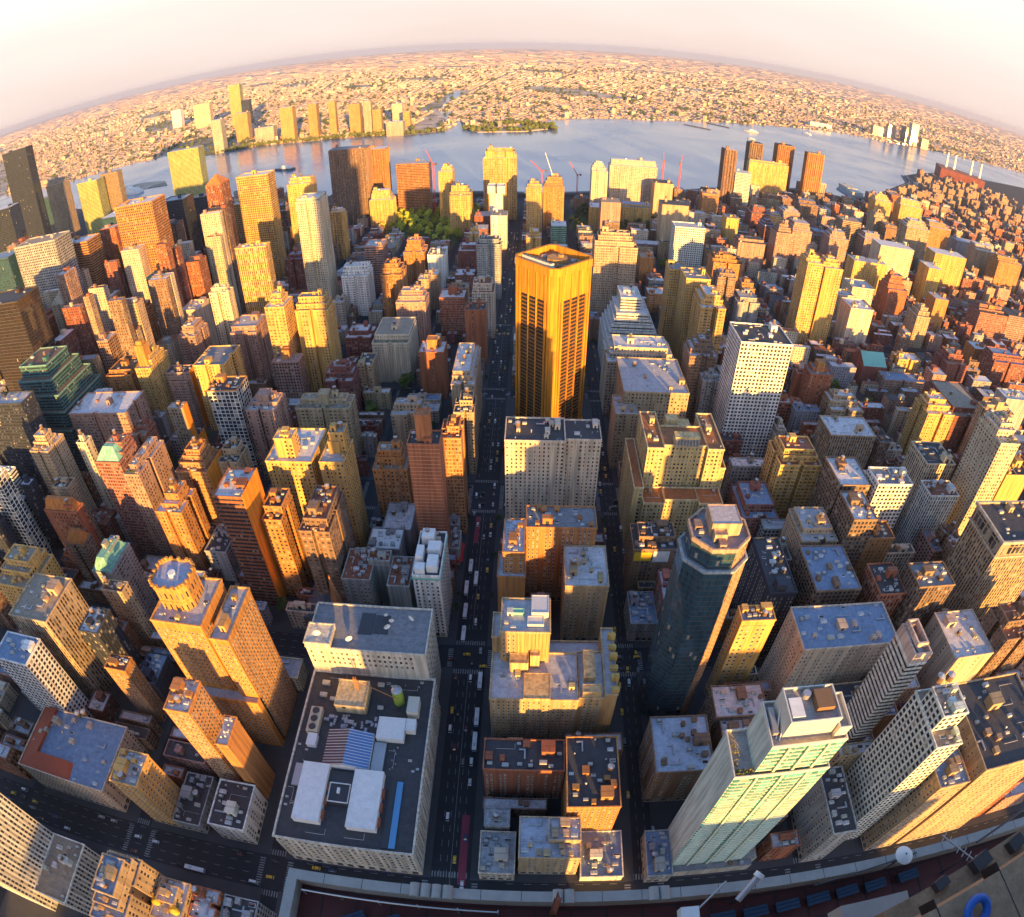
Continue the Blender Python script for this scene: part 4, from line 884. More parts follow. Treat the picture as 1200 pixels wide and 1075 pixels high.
# ---------------------------------------------------------------- buildings one by one: kind, style, colour, label, tiers
TABLE = [
('office_building','punch','cream','cream building with red sloping roof edge and blue flat roof above the avenue',[(-305.5,-235,92,137.1,31.2)]),
('apartment_building','punch','yellow','narrow yellow stepped building with small windows beside low grey roofs',[(-213,-195,92,112,58)]),
('apartment_building','punch','orange','thin orange brick tower with round water tank beside the big orange hotel',[(-173.1,-158.8,125.1,144.2,92),(-151.4,-144.4,121.5,138.6,70)]),
('low_building','punch','grey','low pale grey roof crowded with ducts between yellow building and dark roof',[(-194.2,-176.7,92,124.2,13.3)]),
('office_building','grid','white','small white-framed office with dark roof terrace beside the white department store',[(-166.2,-144.6,92,119.9,24.3)]),
('office_building','punch','tan','tan building with pale blue flat roof at bottom left corner',[(-196.5,-176.8,16.8,53.5,60)]),
('apartment_building','punch','tan','tan building with yellow tanks on its roof at the bottom edge',[(-176,-158.5,29.4,51.9,40)]),
('apartment_building','punch','rust','narrow rust brick building with yellow penthouses at the bottom edge',[(-157.7,-143.9,36,52.9,35)]),
('low_building','grid','grey','low grey gridded building with dark roof at the bottom edge',[(-143.1,-125,40.6,53.1,30)]),
('office_building','piers','white','white pier fronted office tower cut off by the lower left corner',[(-330,-262,14,58,135),(-261.8,-238,20,58,26)]),
('office_building','piers','tan','short white office with blue patched roof on the near avenue',[(0,30,92,114.5,32.5),(14.3,29.7,100,112,38)]),
('low_building','punch','cream','low cream corner building with flat grey roof at the wide street',[(-20,-2,88,112,14)]),
('low_building','punch','grey','small low building with two pale roof panels behind the cream corner building',[(-18.4,-5.4,114,124.3,18)]),
('low_building','plain','white','low shop building with wide pale blue roof at the side street corner',[(32,54,88,114.5,9)]),
('loft_building','punch','orange','brown brick loft with wide dark roof and row of skylights',[(22.7,49,115.3,155.5,45)]),
('loft_building','punch','rust','brown brick loft with dark roof and chimney beside the wide street',[(-19.6,21.9,137.8,156,40)]),
('loft_building','punch','brown','brown loft with blue patched roof and round tanks across the side street',[(68.6,100.1,134.8,168.6,42)]),
('low_building','punch','grey','small low corner building with blue roof at foot of pale green tower',[(66,79,86,112,14)]),
('loft_building','punch','brown','low dark loft with orange round tank behind pale green tower',[(106.5,137.5,167.7,188.7,40),(108.9,127.3,156.4,167,38)]),
('office_building','grid','grey','grey gridded office block with dark roof between two pale towers',[(156,170,88,126,48)]),
('apartment_tower','grid','white','tall slab with grey window grid and twin round tanks on top',[(180,195,97,128,118),(180.3,194.7,106,122,130)]),
('apartment_building','punch','tan','tan tower with pale blue roof terrace wedged before the dark corner block',[(198,217,88,128,88)]),
('office_building','punch','tan','large tan block with dark roof and pale cornice at right edge',[(221,270,88,140,98)]),
('loft_building','punch','tan','low tan loft with blue roof clutter behind pale green tower',[(187.5,200,142,157.3,40),(201,219,155.2,165.9,45)]),
('office_building','punch','tan','square tan tower with pale flat roof at corner of the side street',[(23.3,49.7,251,285.1,57.1)]),
('hotel','punch','orange','brown brick block with lit cream penthouses behind the wide street corner',[(-1.1,43.2,286,306.2,72)]),
('office_building','punch','orange','narrow brown corner tower with blue patched roof on the wide street',[(-14.5,-1.9,258,286.9,78),(-17.8,-1,254.8,275.6,60)]),
('loft_building','punch','brown','brown loft with dark roof, white tank and yellow wall sign',[(70.3,100.8,291.4,315.9,48)]),
('low_building','punch','grey','low grey building with blue flat roof on the side street corner',[(68.2,85.9,251,278.3,19.9)]),
('low_building','punch','brick','red brick walk-up with white roof beside dark glass tower',[(86.7,98.4,254.5,280,40)]),
('office_building','piers','yellow','slim stepped tan tower lit yellow at its top beside dark glass tower',[(115.7,135.4,201,211.5,85)]),
('office_building','grid','cream','wide cream block with large pale blue roof and plant rooms',[(152.4,216,186.7,217.3,75)]),
('apartment_tower','bands','white','slim white tower with arched crown and orange lit edge',[(176.5,186.7,139,157.5,125)]),
('loft_building','piers','dark','dark pier-fronted loft with black roof behind dark glass tower',[(145.5,163.1,232.9,280,70)]),
('loft_building','grid','brown','brown loft with blue roof and small red patch',[(175.4,207.4,231.5,270,72)]),
('loft_building','punch','tan','tan loft with lit roof tanks and stair housing',[(180.1,207,276.1,307.9,70)]),
('loft_building','piers','rust','brown notched building with dark sunken roof',[(217.7,237.6,223.2,249.5,75)]),
('loft_building','piers','brown','dark brick building with yellow lit pilasters and ragged roof',[(238.4,267.3,216.3,236.5,88)]),
('hotel','piers','tan','tall stone hotel with arcaded top storey and dark roof at right edge',[(295.5,348.7,221.8,258.7,118)]),
('loft_building','plain','cream','building with plain pale grey roof and lit yellow end wall',[(256.5,289.6,173.3,209.1,70)]),
('loft_building','punch','brown','brown gridded building with blue cluttered roof at right edge',[(289.9,321.1,171.3,197.4,85)]),
('loft_building','grid','brown','brown gridded loft with long pale roof and roof sheds',[(210.5,228.7,272.8,301,92),(213.5,239.1,307.9,339.5,92)]),
('office_building','grid','white','cream office with bold square windows lit yellow',[(240.5,270.7,301.7,320.8,98)]),
('loft_building','punch','orange','orange brick loft with yellow lit corner',[(229.5,253.2,275.4,292.6,72)]),
('office_building','piers','white','pale striped narrow building with dark cluttered roof',[(301.1,329.8,310.5,328.7,80)]),
('loft_building','piers','cream','cream and grey loft with dark roof and tall side windows',[(309.6,339.2,339.4,368.9,88)]),
('apartment_tower','punch','cream','tall slim cream tower with glass side and green roof garden',[(340.2,360.8,303.7,336.9,135)]),
('apartment_building','plain','yellow','narrow block with bright yellow wall behind slim glass tower',[(372.4,400.7,311.6,333.6,100)]),
('loft_building','punch','yellow','yellow fronted loft with red roof and ornate lit face',[(183.6,217.8,347,377.4,78)]),
('loft_building','punch','grey','low loft with white and red edged roof below the white grid tower',[(159.3,197.4,378.2,389,52)]),
('loft_building','punch','brick','low brick loft with pale blue roof behind dark glass tower crown',[(153.2,181.4,320.2,358,50)]),
('loft_building','punch','brown','brown building with green roof beside the stone hotel',[(313.6,328.8,275.6,300.3,60)]),
('office_building','grid','white','white gridded office with blue roof at left edge',[(-318.9,-288.2,137.9,158.1,80)]),
('office_building','piers','tan','tan stone tower with stepped pinnacles and narrow ribs',[(-320.8,-285.8,167.8,204.3,85)]),
('apartment_building','punch','yellow','yellow lit building with ornate roof terraces at left edge',[(-359.2,-321.6,193.9,226.5,80)]),
('hotel','punch','rust','rust brick building with glowing orange mansard roof',[(-368.3,-333.4,274.6,285.8,75)]),
('hotel','punch','grey','grey stone building with green copper mansard roof',[(-298.8,-280.9,233.4,263.5,60)]),
('office_building','piers','dark','dark narrow building with pale roof below stepped tan tower',[(-272.1,-256.5,176.6,196.1,70)]),
('loft_building','punch','tan','tan building with plain beige side wall and weathered roof',[(-276.8,-258.7,214.9,223.9,65)]),
('apartment_building','punch','orange','narrow bright orange brick slab above the red roofed building',[(-247.2,-231.1,160,170.4,60)]),
('low_building','punch','rust','low rust brick row with mixed grey roofs',[(-316.9,-267.3,205.1,214.1,35)]),
('low_building','plain','dark','low building with bright blue flat roof beside the big orange hotel',[(-244.4,-228.2,171.2,195,30)]),
('apartment_building','punch','orange','brown brick building with lit tower tank house and pale cornice',[(-267.2,-244.3,289.4,316.5,68)]),
('low_building','plain','grey','low pale grey hipped roofs behind the big orange hotel',[(-285.6,-253,317.3,326.3,20)]),
('low_building','punch','grey','grey stone mansion with flat roof behind the big orange hotel',[(-236.7,-218.6,288.4,313.2,32)]),
('apartment_tower','bands','rust','tall rust slab with blazing orange side wall',[(-196,-175,268,296,105),(-196.7,-186.7,275.8,284.8,85)]),
('low_building','punch','brown','low brown walk-up with blue roofs among trees',[(-363.8,-336.4,337.8,347.1,35)]),
('low_building','punch','brick','low brick house with blue roof behind green copper roof',[(-371.3,-345.8,309.1,327.2,30)]),
('low_building','punch','brick','long brick row house with pale blue roof',[(-328.7,-314.2,337.9,346.9,32)]),
('apartment_building','punch','brown','brown ornate narrow building beside glowing orange mansard',[(-346.1,-327.2,260.3,273.8,55)]),
('apartment_building','punch','tan','tan stepped building with lit cream tower beside teal stepped office',[(-410.9,-388.4,322,346.7,95)]),
('apartment_building','punch','cream','cream slab with yellow lit roof house',[(-356.3,-346.3,328,337,100)]),
('apartment_building','punch','tan','tan setback building with little square roof house',[(-372.2,-354.8,296.2,308.3,80)]),
('hotel','punch','brick','red brick tower with mint green hipped crown',[(-326.9,-301.7,310.8,337.1,95)]),
('apartment_building','punch','pink','large pink brick block with planted roof terrace',[(-300.9,-286.4,309.3,352.8,85)]),
('hotel','punch','pink','broad pink brick hotel with bright gilded roof houses',[(-428.3,-356.9,399.4,436.1,80)]),
('apartment_building','punch','tan','slim building with lit orange flank and white roof',[(-322.3,-305.7,418.8,427.8,72)]),
('office_building','frame','orange','brown office framed in white vertical bars',[(-274.3,-245.2,417.6,441.6,90)]),
('apartment_building','punch','yellow','bright yellow stepped apartment block',[(-326.4,-291,485.1,524.9,78)]),
('apartment_building','punch','yellow','yellow and tan block with square orange tower',[(-387,-367.5,470.5,507,85)]),
('apartment_building','punch','orange','orange lit building with ragged roofline',[(-433.4,-399.7,476.5,506.2,75)]),
('office_building','grid','pink','pink brown slab with white square windows',[(-467.9,-452.6,518.3,539.5,95)]),
('apartment_building','punch','pink','rounded pink brown building among stepped blocks',[(-391.7,-368.5,566.8,600.1,70)]),
('apartment_building','punch','pink','broad pink brown block with lit roof huts',[(-318.1,-287.4,558.9,597.3,75)]),
('apartment_building','punch','orange','brown building with brilliant orange flank and red roof terraces',[(-264.9,-236.4,327.1,354.4,75)]),
('apartment_building','punch','tan','beige stepped building with two roof houses',[(-235.6,-218.2,343.7,364.8,72)]),
('apartment_building','punch','pink','pink brown setback block behind slim orange flanked building',[(-366.7,-336.4,489.9,504.7,68),(-361.1,-339.8,486.2,509.8,60)]),
('apartment_building','punch','rust','slim rust building with white edged side',[(-356.1,-337.8,392.6,413.1,60)]),
('low_building','punch','grey','small grey tower house with blue pointed roof',[(-375.6,-364.5,458.9,469.7,35)]),
('low_building','grid','grey','low grey gridded row under slim orange flanked building',[(-339.7,-308.9,428.6,447.1,30)]),
('office_building','piers','grey','grey twin slabs behind the broad pink hotel',[(-498.8,-470.2,499.7,518,70),(-508.1,-486.1,493.4,511.1,75)]),
('office_building','punch','brown','brown building behind pink slab with white windows',[(-458.1,-442.3,552.8,570.9,80)]),
('skyscraper','glass','dark','very tall dark glass slab rising at far left',[(-1300.5,-1210.8,1261.4,1289.4,285)]),
('skyscraper','grid','grey','broad grey concrete tower with dark slot near top',[(-666.6,-587.9,626.1,660.1,190)]),
('skyscraper','bands','orange','banded bronze tower glowing only on its top floors',[(-645.9,-583.6,684.1,716.1,165)]),
('skyscraper','glass','teal','dark teal glass tower half hidden by orange gridded tower',[(-627.1,-587.6,780.5,814.5,170)]),
('skyscraper','grid','orange','large orange gridded tower with flat top',[(-536.2,-474.6,700,734,200)]),
('skyscraper','glass','dark','black glass tower with copper reflections on its upper half',[(-542.9,-503.7,824.5,857.6,170)]),
('skyscraper','piers','rust','slender rust striped tower with pointed orange roof',[(-459.8,-434.6,821.1,850.4,185)]),
('skyscraper','glass','green','thin green glass slab with white end wall by the river',[(-966.9,-869.4,1545.4,1578.2,154)]),
('skyscraper','glass','teal','faceted blue green glass tower left of green slab',[(-1123.9,-1056.6,1330.1,1364.1,150)]),
('skyscraper','glass','tan','bronze lit glass tower left of green slab',[(-1074.8,-1016.7,1370.4,1391.6,155)]),
('apartment_tower','punch','tan','slim tan tower with small dark cap beside dark slab',[(-1322.4,-1257.1,1426.7,1460.7,150)]),
('apartment_tower','bands','green','white edged tower with green balconies and blank grey side',[(-472,-452,646.9,672,115)]),
('apartment_building','punch','orange','orange lit brick building left of white edged tower',[(-470.2,-455.1,603.4,624.4,90)]),
('office_building','piers','yellow','broad yellow ribbed tower in front of taller yellow tower',[(-339.9,-300.5,650.2,664.7,140)]),
('skyscraper','grid','yellow','tall gold gridded tower with small peaked top',[(-439.5,-386.9,882.7,910.7,180),(-493.1,-476.7,958,980.4,120)]),
('apartment_building','punch','cream','cream stepped building with lit penthouses',[(-367.2,-341.1,616,630,100)]),
('apartment_building','plain','cream','windowless beige block with rounded top',[(-420.9,-395.5,629.5,660.9,75),(-455.1,-431.4,791.2,814.4,70)]),
('apartment_building','punch','cream','cream ribbed tower with pointed top beside white stepped office',[(-580.6,-555.2,578.9,598.1,120)]),
('skyscraper','glass','dark','dark blue glass tower cut off by left edge',[(-1089.5,-1018.1,973,1007,190)]),
('skyscraper','glass','teal','dark teal tower with gold side strip at left edge',[(-731.6,-681,623.9,656.1,180)]),
('office_building','glass','teal','small blue glass block below slim tan tower',[(-1520.8,-1475.2,1596.5,1630.5,90)]),
('skyscraper','glass','dark','dark narrow tower behind rust striped tower',[(-597.6,-570.2,1008.1,1038.5,130)]),
('skyscraper','glass','brown','very dark brown tower at left edge',[(-580.1,-512.6,462.8,499.7,175)]),
('skyscraper','bands','dark','black banded glass block at left edge',[(-506.3,-438.3,356.9,377,120)]),
('office_building','frame','white','white barred office tower at left edge',[(-421.1,-398.2,268.5,281.2,110),(-433.4,-423.7,295.9,304.9,60)]),
('apartment_tower','ribs','brown','tall brown tower of rounded ribs by the river',[(-389.5,-316.6,1191,1225,157.4)]),
('apartment_tower','bands','orange','orange banded tower behind rounded ribs tower',[(-364.3,-319.5,1367.9,1401.9,125)]),
('apartment_tower','bands','orange','wide orange tower half shaded above the green park',[(-272.8,-207.1,1249.8,1283.8,110)]),
('apartment_tower','punch','yellow','yellow topped tower under construction beside pink crane',[(-178.4,-151.8,1183.2,1215.8,105)]),
('apartment_building','punch','yellow','yellow block at end of the green park',[(-149.6,-110.9,1109.4,1143.4,75)]),
('apartment_tower','punch','yellow','pale yellow twin topped tower right over the wide street end',[(-96.7,-33.2,1209.8,1243.8,125)]),
('apartment_tower','punch','cream','tall slim cream tower with plain pale face',[(-293.3,-261.4,742.8,776.8,165)]),
('apartment_tower','punch','yellow','yellow stepped tower behind tall slim cream tower',[(-397.4,-357.3,977.7,1011.7,140)]),
('apartment_building','punch','yellow','yellow tower with lit top and roof turret',[(-235.7,-200.9,552.8,576.5,100)]),
('apartment_building','punch','yellow','narrow yellow tower with pale plain flank',[(-263.3,-242.2,542,567.9,110)]),
('apartment_building','punch','white','white apartment house with round dome tank on roof',[(-248.4,-212.8,754.1,785.1,58)]),
('apartment_building','punch','orange','orange topped brick apartment house with rounded balconies',[(-187.1,-160.4,722.5,755.3,70)]),
('apartment_building','punch','orange','orange brick block right of rounded balcony house',[(-182.2,-152.5,844,878,58)]),
('apartment_building','plain','white','white stepped building below the green park',[(-147.3,-122.7,839.1,869.7,55)]),
('apartment_building','punch','pink','pink brick apartment house with flat grey roof',[(-155.9,-121.6,659.2,688.2,60)]),
('apartment_building','punch','rust','rust brick house with square tank tower',[(-110.2,-80.2,691.6,717.3,52)]),
('apartment_building','plain','rust','plain rust brick slab beside the wide street',[(-72.4,-50.2,619.3,640.1,68)]),
('apartment_building','punch','grey','grey green apartment tower with glass corner',[(-75.3,-43.5,808.3,837.7,80)]),
('apartment_building','bands','pink','pink brick tower of stacked balconies',[(-233.2,-207.3,825.4,857.3,75)]),
('apartment_building','punch','tan','tan apartment house with white roof huts',[(-146.6,-132.5,751.7,771.8,52),(-137.2,-122.8,772.3,792.7,50)]),
('apartment_building','punch','brick','brick building with pale square roof',[(-109.7,-84.2,884.1,909.7,45)]),
('low_building','punch','brick','low brick house with white roof',[(-106.4,-79.5,810.7,836.5,35)]),
('apartment_building','punch','white','white tower in front of twin topped tower',[(-76,-53.7,1078.8,1107.2,85),(-71,-44.1,1025.8,1058.7,60)]),
('apartment_building','punch','yellow','pale building with gold edge below rounded ribs tower',[(-331.2,-310.4,988.2,1007,85)]),
('apartment_building','punch','yellow','low yellow lit block right of rounded ribs tower',[(-307.2,-265,1155.7,1189.7,60)]),
('apartment_building','punch','yellow','yellow ornate house with peaked roof',[(-100.5,-85.2,955.3,976.6,50)]),
('apartment_building','punch','brick','brick walk-up row left of the wide street',[(-97.3,-75.7,1012.4,1039.9,40),(-102.8,-76.4,1076.1,1108.6,45)]),
('low_building','punch','cream','low cream wing beside white apartment house',[(-254.2,-239.5,722.2,742.9,35)]),
('low_building','plain','tan','tan plain block behind rust brick house',[(-103.1,-81.1,738.2,756.9,45)]),
('apartment_building','punch','cream','cream building with white cluttered roof by the wide street',[(-70.6,-45.1,687.7,719.3,60)]),
('apartment_building','punch','brown','brown shaded tower behind yellow stepped tower',[(-446.2,-421.3,1021.2,1052,85)]),
('apartment_building','punch','brick','brick block behind tall slim cream tower',[(-356.7,-329.3,829.5,854.8,60)]),
('apartment_building','punch','cream','cream apartment house with roof pergola and planters',[(-167.5,-128.2,580.1,636.1,48)]),
('apartment_building','punch','brick','brick apartment house with pale roof left of cream house',[(-205.2,-175.2,605.7,635.8,42)]),
('apartment_building','punch','tan','small tan apartment house before the cream house',[(-173.7,-158.3,538.6,563.9,45)]),
('apartment_building','plain','rust','blank rust brick wall slab with orange tank house',[(-111.2,-86,546.7,571,55)]),
('apartment_building','punch','tan','long tan apartment house with lit yellow roof block',[(-68.9,-48.4,466.4,536.4,66)]),
('apartment_building','punch','tan','tan apartment house with dark roof on the wide street',[(-62.2,-45.8,425.9,450.2,64)]),
('apartment_building','punch','tan','tan apartment house with grey roof behind rust slab',[(-115.9,-86.9,429.8,450.2,58)]),
('apartment_tower','balc','rust','rust balcony slab with square brick tank tower',[(-77.3,-56.7,316.5,331.6,112)]),
('apartment_building','punch','orange','orange brick apartment house with red roof steps',[(-61.9,-47.4,351.2,374.1,92)]),
('apartment_building','punch','orange','tan brick apartment house left of rust balcony slab',[(-115.8,-89.8,357.2,377.3,58)]),
('apartment_building','punch','yellow','bright yellow stepped twin block nearest the church',[(-184,-149.1,326,366.1,88),(-175.6,-162.1,330.8,343.3,104)]),
('apartment_building','punch','yellow','yellow setback block with tall tank house right of twin block',[(-141.2,-123.6,321.4,347.9,92),(-135,-124.2,333,343.4,108)]),
('apartment_building','punch','tan','wide beige apartment block with roof planters and lit tank house',[(-201.2,-152.5,432.6,455.4,62)]),
('apartment_building','grid','pink','pink brick block with white windows and orange tank house',[(-258.5,-229.8,524,541.2,58)]),
('apartment_building','punch','brick','brick house with grey roof and brick tank house',[(-199.6,-170.6,506.7,532.1,45)]),
('apartment_building','punch','pink','pink brown slab with brick tank house and grey roof',[(-236.7,-209.3,409.8,436.5,75)]),
('apartment_building','punch','brown','brown apartment block with copper roof huts beside the church',[(-141,-120.9,265,304.2,82)]),
('apartment_building','punch','orange','brown building with orange lit windows behind rust slab',[(-171.9,-158.2,277.5,302.5,78)]),
('hotel','punch','grey','grey gothic building with red roof terrace',[(-117.8,-99,257.7,284.6,48),(-87,-73,254.2,279.5,48),(-102.5,-88.2,271.6,280.6,52)]),
('office_building','piers','white','white grey office tower with white plant rooms and green cornice',[(-68.9,-52.1,251.5,289.7,62)]),
('low_building','plain','grey','low building with white roof sheets behind gothic building',[(-112.8,-89.5,303.2,324.2,30)]),
('low_building','plain','grey','low building with pale lilac flat roof below rust balcony slab',[(-106.6,-85.5,327.3,356.4,26)]),
('low_building','plain','grey','small low building with plain grey roof on the wide street',[(-61.4,-51.4,340.6,350.4,20)]),
('low_building','plain','grey','small low shop with red awning beside white grey office',[(-56.5,-49.4,318.2,336.5,18)]),
('hotel','punch','cream','white hotel with dark roof below orange octagonal tower',[(-17,24,346,374,95),(24.2,49,350,374,94)]),
('loft_building','punch','tan','tan loft with stepped grey roof behind yellow hotel',[(78.7,135.6,454.3,515.5,70),(70.8,90.3,437.9,467.7,58)]),
('loft_building','punch','cream','wide white roofed loft under the white ziggurat',[(71.6,138,524.6,568.1,60)]),
('apartment_building','punch','brown','brown slanted roof building left of white grid tower',[(145.9,173.5,508.2,537.4,78)]),
('office_building','grid','white','tall white tower with square window grid',[(170.7,217.6,449,486.1,125)]),
('apartment_tower','punch','yellow','stout brown and yellow tower with green roof strip',[(163.2,190.5,626.6,659.9,110),(153.2,173.4,665.6,691.8,105)]),
('apartment_tower','punch','yellow','bright yellow tower with white roof block below green roof strip',[(169.4,196,576.7,615.8,98)]),
('apartment_tower','punch','tan','two toned tan and yellow apartment tower right of octagonal tower',[(72.8,124.5,724.6,758.6,108)]),
('loft_building','punch','grey','grey narrow loft beside white grid tower',[(157.7,175.9,491.1,507.4,62)]),
('low_building','plain','brown','low brown house behind octagonal tower',[(69.1,87.3,684.7,709,30)]),
('apartment_tower','punch','yellow','gold tower with fine windows right of the wide street',[(-13.7,14.3,1089.3,1123.3,95)]),
('apartment_tower','punch','orange','orange twin slab tower right of gold tower',[(16.9,54.1,1142.7,1176.7,85)]),
('hospital_building','punch','cream','pale cream tower with small top block',[(112.3,143.7,1250.4,1284.4,95)]),
('hospital_building','punch','cream','large pale hospital block shaded at its base',[(152.7,250.8,1298.4,1332.4,100)]),
('apartment_building','plain','pink','slab with plain pink end wall above the trees',[(115.4,149.4,1077,1111,75)]),
('apartment_building','plain','tan','long tan slab with plain end wall by hospital',[(215.7,262.1,1046.8,1080.8,85),(237,274.6,1243.1,1277.1,80)]),
('apartment_building','grid','white','white gridded slab among low roofs',[(215.3,263.1,930.7,959.7,80)]),
('hospital_building','bands','white','long slab with teal glass flank and white front',[(447.9,485.6,1391.2,1425.2,90)]),
('hospital_building','punch','yellow','broad sandy hospital block with stepped top',[(529.7,636.5,1544.4,1564.9,95)]),
('apartment_tower','ribs','brown','brown fluted tower left of sandy hospital block',[(420.8,447.1,1396.1,1430.1,140)]),
('apartment_tower','ribs','brown','brown fluted tower rising behind sandy hospital block',[(535,569.5,1565.7,1599.7,140)]),
('apartment_tower','ribs','orange','brown fluted tower just right of sandy hospital block',[(627.3,671.8,1608.3,1642.3,140)]),
('apartment_tower','ribs','orange','brown fluted tower standing apart at right',[(683.3,729.3,1539.5,1564.1,140)]),
('hospital_building','punch','orange','orange rounded roof hospital pavilion',[(349.2,384,1286.2,1320.2,50)]),
('apartment_building','plain','yellow','narrow bright yellow slab above trees',[(338.3,361.6,1068.4,1097.7,65)]),
('apartment_building','punch','orange','orange apartment house with two lit tank houses',[(254.7,300,836.8,870.8,58)]),
('apartment_building','punch','brown','brown apartment house before orange apartment house',[(239.9,264.7,758.9,785.4,65)]),
('apartment_building','punch','pink','pink brick apartment block',[(332.4,379.3,967.7,1001.7,52)]),
('apartment_building','punch','orange','orange tank house building',[(280.3,301,776.8,803.5,45)]),
('apartment_building','punch','grey','low grey and yellow building',[(265.5,295.9,738.2,770.3,40)]),
('apartment_building','punch','brick','dark brick long slab',[(427.6,462.1,1191,1225,48)]),
('hospital_building','punch','yellow','low yellow clinic in front of hospital block',[(167.4,224.4,1188.6,1222.6,40)]),
('low_building','plain','yellow','low yellow block below pale cream tower',[(104.1,136.4,1154.2,1188.2,45)]),
('apartment_building','bands','green','pale green stepped building right of the wide street',[(28.9,54,1020.6,1051.8,45)]),
('low_building','plain','brown','low brown block by river',[(83.4,111.5,1278.6,1312.6,30)]),
('apartment_building','punch','yellow','narrow lit building right of the wide street',[(-11.5,12.5,966.3,996.3,40)]),
('low_building','plain','pink','long low pink roof with parked rows',[(165.4,240.9,1025.9,1046,18)]),
('apartment_building','plain','orange','small orange block behind low pink roof',[(158.5,178.3,890.4,916.2,40)]),
('low_building','punch','orange','low orange brick school',[(153.3,181.5,777.3,800.9,28)]),
('apartment_tower','punch','yellow','left half tan of tall yellow slab pair',[(337.1,360,704.9,733.7,115)]),
('apartment_tower','punch','yellow','right half bright of tall yellow slab pair',[(360.8,386.1,701.3,733.5,112)]),
('apartment_building','punch','pink','left of two pink brick towers',[(397.5,425.3,971.3,1005.1,75)]),
('apartment_building','punch','pink','right of two pink brick towers',[(432.6,468.9,988.3,1022.3,78)]),
('apartment_building','punch','pink','pink and gold rounded tower',[(509.2,546.7,996.8,1030.8,70)]),
('apartment_building','bands','tan','slab with blue shaded flank and gold front',[(583,624.7,1100.9,1134.9,80)]),
('apartment_building','punch','yellow','gold tower above red towers',[(813.8,862,1387.3,1421.3,75)]),
('apartment_building','plain','rust','glowing red brick tower',[(924.9,966.1,1500.2,1534.2,75)]),
('apartment_building','punch','yellow','sandy wide tower right of red tower',[(888.7,958.1,1388.4,1422.4,75)]),
('apartment_tower','punch','cream','broad cream apartment slab with two lit ends',[(576.7,646.6,934.4,968.4,88)]),
('apartment_tower','punch','tan','tall sandy slab behind broad cream slab',[(715.2,770.6,1076.5,1110.5,95)]),
('apartment_building','punch','orange','orange and dark tower with pale roof',[(846.2,904.3,1183.5,1217.5,80)]),
('apartment_building','punch','yellow','stepped pale yellow tower group',[(723.2,799.7,974.5,1008.5,80),(668.1,697.5,907,941,70)]),
('apartment_building','punch','yellow','tan and gold paired slab',[(529.4,561.9,877.5,899.3,72),(499.5,531.1,876.8,904.6,72)]),
('apartment_building','punch','cream','cream stepped slab group',[(455.8,493.5,787.6,821.6,60),(422.3,447.4,763.4,786.3,55)]),
('apartment_building','plain','cream','pale blank slab with rust flank',[(411.2,446,701,735,62)]),
('apartment_building','punch','rust','rust brick tower with lit flank',[(528.6,564.4,804.1,838.1,58)]),
('apartment_building','punch','tan','tan building with thin tall top',[(540.7,564.9,730.2,760.4,50)]),
('apartment_building','plain','orange','glowing orange tower with chimney',[(607.9,634.5,786.7,813.3,60)]),
('apartment_building','punch','brick','dark red brick block with orange tank house',[(694.1,758.4,773.4,807.4,55)]),
('apartment_building','grid','pink','pink gridded building at right edge',[(759.2,809.2,772.9,806.9,58)]),
('apartment_building','punch','orange','dark brick tower with orange side at right',[(933.8,1003.6,1031.1,1065.1,75)]),
('apartment_building','punch','tan','tan and grey tower with pale roof line',[(929.9,988.2,1106.1,1140.1,70)]),
('apartment_building','punch','brown','brown and tan tower with dark flank',[(555.8,601.1,1259,1293,65)]),
('apartment_building','punch','pink','pink tower with tank house',[(490,525.9,1179.7,1213.7,62)]),
('apartment_building','plain','cream','pale slab with blank end at foot of fluted tower',[(699.2,759.1,1564.9,1598.9,60)]),
('apartment_building','punch','pink','pink brown tower with pale roof edge',[(618,659.4,1064.2,1098.2,60)]),
('apartment_building','punch','brown','brown tower between pink pairs',[(514,546.4,1074.6,1108.6,50)]),
('apartment_building','punch','tan','sandy narrow tower below gold tower',[(729.5,761.1,1232.6,1266.6,65)]),
('apartment_building','punch','brown','dark brown slab below red tower',[(741,778.3,1197.3,1231.3,55)]),
('apartment_building','plain','grey','grey shaded round ended slab',[(934.4,1012.4,1188.1,1222.1,60)]),
('apartment_building','frame','dark','small dark building with white frame',[(626.8,654.4,1301.2,1334.8,50)]),
('apartment_building','punch','brick','dark red slab at far side',[(405.1,430.6,1057.8,1089.2,60)]),
('apartment_building','punch','yellow','yellow lit block below sandy hospital block',[(462.9,489.2,1180,1214,50)]),
('apartment_building','punch','rust','rust brick slab with orange tank house right of white grid tower',[(273.3,298.6,508.5,527.6,66)]),
('apartment_building','plain','rust','narrow blank rust slab beside rust brick slab',[(268.7,284.2,528.4,538.4,55)]),
('low_building','grid','rust','low rust gridded building with white roof',[(244.6,270.2,502.9,514.2,35)]),
('apartment_building','punch','tan','tan stepped house with square top',[(290,327,478.1,503.9,45)]),
('loft_building','piers','tan','tan loft with big windows and pale grey roof',[(263.4,310.9,421.4,451.9,55)]),
('apartment_building','punch','yellow','short yellow building behind low roofs',[(450.8,486.2,619.7,639.4,35)]),
('low_building','punch','pink','low pink row with pale blue roofs',[(415.7,480.8,584.8,605.5,24)]),
('apartment_building','punch','brick','plain red brick building among low roofs',[(519.8,554.8,606.4,640.4,42)]),
('apartment_building','punch','yellow','yellow lit gridded building with brown flank',[(379.8,414,444.4,473.1,68)]),
('apartment_building','punch','brick','long dark brick block with ornate lit end',[(432.6,480.2,463.8,531.1,55)]),
('apartment_building','punch','tan','tan tower with cream tank house',[(448,486.2,433.9,453.9,80)]),
